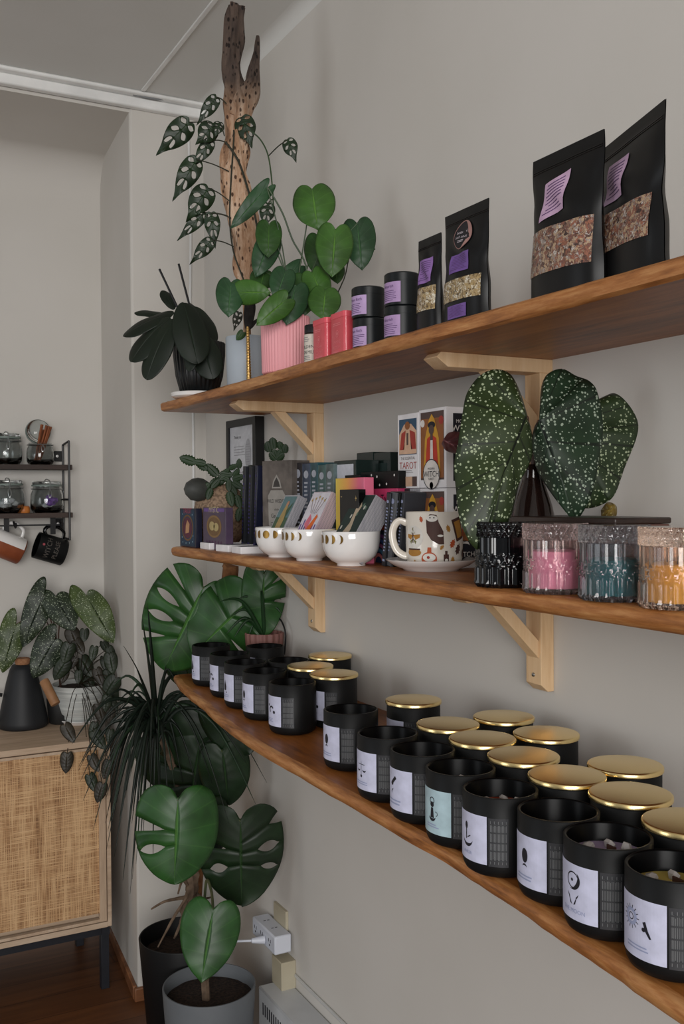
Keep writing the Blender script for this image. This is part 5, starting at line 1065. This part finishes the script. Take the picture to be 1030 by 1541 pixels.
dT = k*1500; TRG = leafmat('dark_trailing_leaf', (30, 42, 22), (44, 60, 36)); TRG2 = leafmat('brownish_trailing_leaf', (48, 42, 30), (60, 52, 36)); cr = Vector((q.x, q.y, zt_+56*k)); rg = random.Random(5)
tips = [(112, 962), (127, 957), (118, 1020), (96, 1020), (168, 985), (160, 975), (100, 985), (120, 975), (140, 985), (158, 1000), (166, 1020), (168, 1045), (90, 1010), (108, 1000), (130, 1005), (150, 1020), (165, 1035), (105, 1105), (140, 1100), (150, 1115), (160, 1060), (166, 1080), (143, 1150), (140, 1180), (150, 1195), (100, 1150), (165, 1110), (168, 1000), (135, 1030), (152, 1075), (160, 1160), (170, 1064)]
for i, (u, v) in enumerate(tips):
    dd = dT-rg.uniform(.0, .14) if v < 1050 else rg.uniform(2.86, 2.91) if v > 1088 else dT-rg.uniform(.06, .14); s = 9+rg.random()*6
    a = rg.uniform(-.7, .7); p0, p1 = LP(u-s*math.sin(a), v-s, u+s*math.sin(a), v+s, dd, dd-.01)
    leaf(p0, p1, rg.uniform(.6, .8), 'heart', TRG if rg.random() < .7 else TRG2, e, cup=.3, droop=.1, nw=5)
    stem([cr, cr.lerp(p0, .5)+Vector((0, 0, .02 if v < 1050 else .035)), p0], .0012, TRG2, e, 'vine', 10)
q = at(92, 1075, y=3.24); 
e = empty('potted_begonia', (q.x, q.y, zt_), 0, 'tall spotted begonia behind the black carafe on the cabinet', 'potted plant')
pot(e, potprof(.038, .045, .08), pm('dark_plastic_pot', (30, 30, 30), None, 10, .6), None, (.041, .065))
BEG3 = leafmat('begonia_small_spots', (72, 88, 42), (34, 46, 22), spots=(230., (150, 160, 130), .42), ribw=.04, dark=(58, 72, 38), vf=.5); BEG4 = leafmat('begonia_small_spots_dark', (40, 52, 32), (18, 28, 18), spots=(230., (140, 150, 130), .42), ribw=.04, dark=(28, 40, 26), vf=.5)
bt = Vector((q.x, q.y, zt_+.07))
for u0, v0, u1, v1, w_, m_, kd in [(66, 896, 34, 974, .50, BEG4, 'wing'), (84, 897, 111, 946, .80, BEG4, 'wing'), (130, 896, 170, 965, .58, BEG3, 'wing'), (24, 940, 4, 1012, .55, BEG3, 'wing'), (82, 962, 50, 1020, .72, BEG4, 'wing')]:
    p0, p1 = LP(u0, v0, u1, v1, 3.10, 3.06); leaf(p0, p1, w_, kd, m_, e, kind2='wings', cup=.3, droop=.15, wave=.03)
    stem([bt, at(88, 985, d=3.14), at(78+(u0-78)*.3, 925 if v0 < 950 else 970, d=3.13), p0], .0022, RS, e, 'stem', 14)
q0, q1 = at(84, 1060, y=3.02), at(66, 1024, y=3.06); q0.z = max(q0.z, zt_+.014)
e = empty('rolling_pin', tuple(q0), 0, 'small pale wooden cylinder leaning between carafe and striped pot', 'wooden roller')
MB().tube([q0, q0.lerp(q1, .03), q0.lerp(q1, .97), q1], [.013, .0145, .0145, .013], 20).build('roller', pm('turned_beech', (140, 100, 66), (158, 116, 80), 30, .6), e, off=e.location)
# ================================================================== wall rack
RY = 3.25; RBW = wood('dark_rack_board', (36, 26, 22), (52, 38, 32), (66, 50, 42), 0, 1, .6, .0, .3)
zr1, zr2 = at(60, 699, y=RY).z, at(60, 772, y=RY).z; rx1 = at(109, 700, y=RY).x; rx0 = rx1-.62
xp = at(104, 740, y=RY).x
e = empty('wall_rack', ((rx0+rx1)/2, 3.34, at(100, 812, y=RY).z), 0, 'black wire wall rack with two dark wooden shelf boards', 'rack'); O_ = e.location
for z in (zr1, zr2): MB().box(((rx0+rx1)/2, (RY+3.345)/2, z-.008), (rx1-rx0, 3.345-RY, .016)).build('shelf_board', RBW, e, bev=.001, off=O_)
zt2, zb2 = at(104, 664, y=RY).z, at(104, 812, y=RY).z
for x in (xp, rx0+.015):
    m = MB(); w_ = .0035
    for a, b_ in (((x, RY-.004, zb2), (x, RY-.004, zt2)), ((x, RY-.004, zt2), (x, 3.335, zt2-.008)), ((x, 3.335, zt2-.008), (x, 3.335, zb2+.004)), ((x, 3.335, zb2+.004), (x, RY-.004, zb2)), ((x, RY-.004, (zr1+zr2)/2-.035), (x, 3.335, (zr1+zr2)/2-.035))): m.tube([a, b_], w_, 6)
    m.build('side_frame', BLACKMET, e, off=O_)
    for z in (zt2-.045, zb2+.05): MB().box((x-.016, 3.342, z), (.026, .006, .034)).lathe([(.0001, 0), (.004, 0), (.0045, .003), (.0001, .004)], 10, c=(x-.018, 3.339, z), M=Matrix.Rotation(PI/2, 3, 'X'), m=1).build('mounting_plate', [BLACKMET, WHITE], e, off=O_)
rail = MB(); zrail = zb2+.048
rail.box(((rx0+xp)/2, RY+.02, zrail), (xp-rx0-.03, .005, .005)); rail.build('rail', BLACKMET, e, off=O_)
for u in (10, 80):
    x = at(u, 780, y=RY+.02).x; MB().box((x, RY+.024, zr2-.042), (.016, .004, .055)).tube(smooth_pts([(x+.02, RY+.015, zrail+.012), (x+.022, RY-.006, zrail-.006), (x+.022, RY-.014, zrail+.008)], 8), .0035, 6).build('hook', BLACKMET, e, off=O_)
CG = glassmat('clear_jar_glass', (232, 236, 236), .02, 1.0); WIRE = pm('jar_wire', (150, 152, 152), None, 20, .3, 1); SEAL = pm('grey_green_seal', (112, 124, 118), None, 10, .5)
def jarr(u, zb, label, s=1.0, opened=False, yy=3.295):
    q = at(u, 700, y=yy); e = empty('storage_jar', (q.x, yy, zb), 0, label, 'jar', 'clip-top glass jars on the wall rack'); r = .048*s
    pr = [(.0001, .0), (r*.8, 0), (r*.98, .012), (r, .03), (r*.97, .055), (r*.86, .068), (r*.84, .078), (r*.80, .078), (r*.82, .066), (r*.93, .054), (r*.96, .03), (r*.9, .012), (.0001, .005)]
    MB().lathe([(a, b_*s) for a, b_ in pr], 40).build('jar_glass', CG, e, angle=80)
    T = Matrix.Identity(4)
    if opened: T = Matrix.Translation((-.004, .012, .079*s+r*.86)) @ Matrix.Rotation(R_(82), 4, 'X') @ Matrix.Rotation(R_(0), 4, 'Z')
    def tr(m): m.v = [tuple(T @ Vector(p)) for p in m.v]; return m
    b0 = 0 if opened else .0835*s
    tr(MB().lathe([(.0001, b0), (r*.84, b0), (r*.88, b0+.004), (r*.86, b0+.010), (.0001, b0+.012)], 40)).build('glass_lid', CG, e, angle=80)
    tr(MB().lathe([(r*.80, b0-.005), (r*.92, b0-.005), (r*.92, b0), (r*.80, b0), (r*.80, b0-.005)], 40)).build('rubber_seal', SEAL, e)
    m = MB(); m.tube([(r*.93*math.cos(a*PI/14), r*.93*math.sin(a*PI/14), .071*s) for a in range(28)]+[(r*.93, 0, .071*s)], .0016, 5)
    m.tube(smooth_pts([(.0, -r*.93, .070*s), (.004, -r*1.05, .055*s), (-.002, -r*1.08, .045*s), (-.005, -r*1.02, .058*s), (0, -r*.95, .07*s)], 16), .0014, 5)
    if not opened: m.tube(smooth_pts([(0, -r*.95, .068*s), (0, -r*.98, .09*s), (0, -r*.5, .098*s), (0, r*.5, .098*s), (0, r*.95, .07*s)], 16), .0014, 5)
    m.build('wire_clip', WIRE, e)
    return e
jarr(9, zr1, 'clip-top glass jar, closed, left on the upper rack board', 1.05)
J2 = jarr(61, zr1, 'open glass jar holding brown sticks on the upper rack board', .9, True)
J3 = jarr(10, zr2, 'clip-top glass jar of white pieces, left on the lower rack board', 1.12)
J4 = jarr(70, zr2, 'clip-top glass jar with purple content on the lower rack board', 1.08)
rg = random.Random(2)
e = empty('wooden_sticks', (J2.location.x, J2.location.y, zr1+.008), 0, 'bundle of brown sticks standing in the open rack jar', 'sticks', None)
for i in range(9):
    x = -.024+.004*i; MB().tube([(x*.5-.006, -.005+.003*(i % 3), .002), (x+.028, -.004+.004*(i % 3), .115+rg.uniform(-.01, .008))], .0032, 6).build('stick', pm('cinnamon_brown', (112, 60, 30), (140, 78, 42), 30, .7), e)
for je, col, nm, lab, n_ in ((J3, (206, 208, 210), 'shell', 'white pieces inside the left jar on the lower rack board', 9), (J4, (128, 84, 170), 'crystal', 'purple and white pieces inside the right jar on the lower rack board', 10)):
    e = empty('jar_filling', (je.location.x, je.location.y, zr2+.007), 0, lab, 'decorative pieces')
    for i in range(n_):
        a = rg.uniform(0, 6.28); rr = rg.uniform(0, .026); z = .012+.010*(i//3)
        MB().lathe([(.0001, -.011), (.009, -.007), (.012, 0), (.008, .008), (.0001, .011)], 7, c=(rr*math.cos(a), rr*math.sin(a), z), M=Matrix.Rotation(a, 3, 'X')).build(nm, pm('piece_'+nm if i > 2 or nm == 'shell' else 'pale_piece', col if i > 2 or nm == 'shell' else (200, 200, 204), None, 40, .4), e, angle=20)
q = at(36, 764, y=3.29); e = empty('amber_pot', (q.x, 3.29, zr2), 0, 'small orange-brown tealight between the two lower rack jars', 'tealight'); MB().lathe([(.0001, 0), (.017, 0), (.019, .004), (.018, .018), (.015, .022), (.013, .020), (.0001, .016)], 28).build('holder', pm('amber_wax', (186, 104, 44), (204, 126, 60), 40, .4), e)
def mug2(uc, vc, label, mats, tilt, art=None, rr=.043, h=.095, split=None, spin=0):
    p = at(uc, vc, y=RY+.035); e = empty('mug', tuple(p), 0, label, 'mug', None)
    T = Matrix.Rotation(R_(tilt), 4, 'Y') @ Matrix.Rotation(R_(spin), 4, 'Z') @ Matrix.Translation((0, 0, -h/2))
    tr = lambda m: (setattr(m, 'v', [tuple(T @ Vector(q_)) for q_ in m.v]), m)[1]
    m = MB()
    zs = h*split if split else h
    m.lathe([(.0001, 0), (rr-.004, 0), (rr, .004), (rr, zs)], 48, m=0); m.lathe([(rr, zs), (rr, h-.001), (rr-.001, h), (rr-.003, h-.001), (rr-.003, .008), (.0001, .006)], 48, m=1)
    tr(m).build('mug_body', [mats[0], mats[1]], e, angle=60)
    tr(MB().tube(smooth_pts([(0+.0, rr*0, 0)]*1+[(rr-.002, 0, h*.80), (rr+.022, 0, h*.82), (rr+.032, 0, h*.55), (rr+.022, 0, h*.25), (rr-.002, 0, h*.2)], 20)[3:], .0048, 10, flat=1.3)).build('handle', [mats[1]], e)
    if art: tr(MB().art(art, lambda a, b_, l: cylmap(rr, R_(-spin)*0)(a, b_, l))).build('lettering', mats[2:], e, smooth=False)
    return e
TER = pm('terracotta_glaze', (132, 66, 38), (150, 80, 48), 20, .5)
M_ = mug2(12, 822, 'white and terracotta mug hanging at left under the rack', [WHITE, WHITE], -66)
mb_ = [c for c in M_.children if c.name.startswith('mug_body')][0]; mb_.data.materials.append(TER)
for p_ in mb_.data.polygons:
    if p_.center.z-.2*p_.center.x < .008: p_.material_index = 2
A = Art(); A.text(0, .062, 'WITCH', .022, 0, 1); A.text(0, .036, 'PLEASE', .020, 0, 1); A.disc(.008, .08, .004, 1, 1)
mug2(76, 826, 'black mug with grey lettering hanging under the rack at right', [BLK, BLKG, flatm((92, 86, 80)), flatm((160, 70, 80))], -72, A)
# ================================================================== sockets and heater on the right wall
PLW = pm('white_plastic', (206, 210, 220), (210, 214, 224), 5, .4); BEI = pm('aged_beige_plastic', (170, 160, 136), (186, 178, 156), 6, .5)
ya, yb = at(443, 1420, x=XW).y, at(408, 1378, x=XW).y; zc = at(443, 1418, x=XW).z
e = empty('power_adapter', (XW, (ya+yb)/2, zc), 0, 'white multi-socket power adapter plugged into the wall near the floor', 'power strip'); L_ = yb-ya
MB().box((-.030, 0, 0), (.046, L_, .046)).build('housing', PLW, e, bev=.004)
m = MB()
for k_ in (-.04, .01, .05):
    for dy in (-.006, .006): m.box((-.0532, k_+dy, .003), (.001, .0018, .008))
    m.box((-.0532, k_, -.008), (.001, .004, .004))
for k_ in (-.02, .03):
    for dx in (-.036, -.026): m.box((dx, k_, .0232), (.006, .0018, .001))
m.build('socket_slots', INK, e)
cs_ = [e.location+Vector(v_) for v_ in ((-.053, -.01, -.006), (-.085, .0, -.006), (-.12, .03, -.012))]+[at(366, 1416, d=2.62), at(330, 1420, d=2.75), at(300, 1440, x=.99)]
e2 = empty('power_cable', tuple(cs_[0]), 0, 'white plug and cable running left from the power adapter', 'cable')
MB().tube(cs_[:2], [.011, .006], 12).build('plug', PLW, e2, off=e2.location); MB().tube(smooth_pts(cs_[1:], 30), .003, 8).build('cord', PLW, e2, off=e2.location)
y2 = at(430, 1372, x=XW).y; e = empty('wall_outlet', (XW, y2+.02, at(425, 1378, x=XW).z), 0, 'beige outlet plate on the wall just behind the power adapter', 'outlet'); MB().box((-.004, 0, .0), (.008, .075, .05)).build('plate', BEI, e, bev=.001)
y3 = at(446, 1460, x=XW).y; p_ = at(446, 1445, x=XW).z; p2 = at(446, 1487, x=XW).z
e = empty('junction_box', (XW, y3+.03, (p_+p2)/2), 0, 'aged beige junction box on the wall above the heater', 'socket box'); MB().box((-.020, 0, 0), (.040, .06, p_-p2)).build('box', BEI, e, bev=.002); MB().lathe([(.0001, 0), (.003, 0), (.003, -.001), (.0001, -.001)], 10, c=(-.018, -.0295, -.002), M=Matrix.Rotation(PI/2, 3, 'X')).build('screw_hole', INK, e)
z4 = at(443, 1464, x=XW).z
tag(MB().box((XW-.003, (y3+.3)/2+.0, z4), (.006, y3-.3, .009)).build('cable_conduit', pm('white_conduit', (196, 196, 194), None, 10, .5), bev=.003), 'white cable conduit running along the wall from the beige box', 'conduit')
zh = at(447, 1487, x=XW).z; yh = y3+.055; e = empty('baseboard_heater', (XW-.04, (yh+.3)/2, .02), 0, 'white baseboard heater along the foot of the right wall', 'heater')
HW = pm('white_enamel', (190, 192, 194), None, 8, .4); L_ = yh-.3; H_ = zh-.02
MB().box((0, 0, H_/2), (.078, L_, H_)).build('casing', HW, e, bev=.004)
m = MB()
for i in range(9): m.box((-.0392, L_/2-.03-i*.013, H_-.045), (.001, .005, .030))
m.build('vent_slots', INK, e); MB().lathe([(.0001, 0), (.014, 0), (.012, .012), (.0001, .013)], 20, c=(-.039, L_/2-.05, H_-.12), M=Matrix.Rotation(-PI/2, 3, 'Y')).build('thermostat_knob', BEI, e)
for y in (-L_/2+.1, L_/2-.1): MB().box((0, y, -.01), (.05, .03, .021)).build('foot', BLACKMET, e)
# ================================================================== light and camera
w = bpy.data.worlds.new('overcast'); bpy.context.scene.world = w; w.use_nodes = True
bg = w.node_tree.nodes['Background']; bg.inputs[0].default_value = (.92, .96, 1.0, 1); bg.inputs[1].default_value = .24
def area(name, loc, aim, sx, sy, en, col):
    l = bpy.data.lights.new(name, 'AREA'); l.shape = 'RECTANGLE'; l.size = sx; l.size_y = sy; l.energy = en; l.color = col
    o = bpy.data.objects.new(name, l); C.objects.link(o); o.location = loc
    o.rotation_euler = (Vector(aim)-Vector(loc)).to_track_quat('-Z', 'Y').to_euler(); return o
area('window_light', (-1.5, -3.4, 1.9), (.3, 2.6, 1.35), 2.6, 1.9, 190, (1.0, .98, .96))
area('window_light', (-2.4, 1.6, 1.6), (.9, 1.7, 1.3), 1.0, 1.3, 12, (.92, .96, 1.0))
sc = bpy.context.scene
cam = bpy.data.cameras.new('camera'); co = bpy.data.objects.new('camera', cam); C.objects.link(co)
M = Matrix((CR, CU, -CF)).transposed().to_4x4(); M.translation = CO; co.matrix_world = M
cam.sensor_fit = 'VERTICAL'; cam.sensor_height = 36; cam.lens = FPX/1541*36; cam.clip_start = .05
sc.camera = co
sc.view_settings.view_transform = 'Standard'; sc.view_settings.look = 'None'; sc.view_settings.gamma = 1; sc.view_settings.use_curve_mapping = False
sc.view_settings.exposure = -0.1
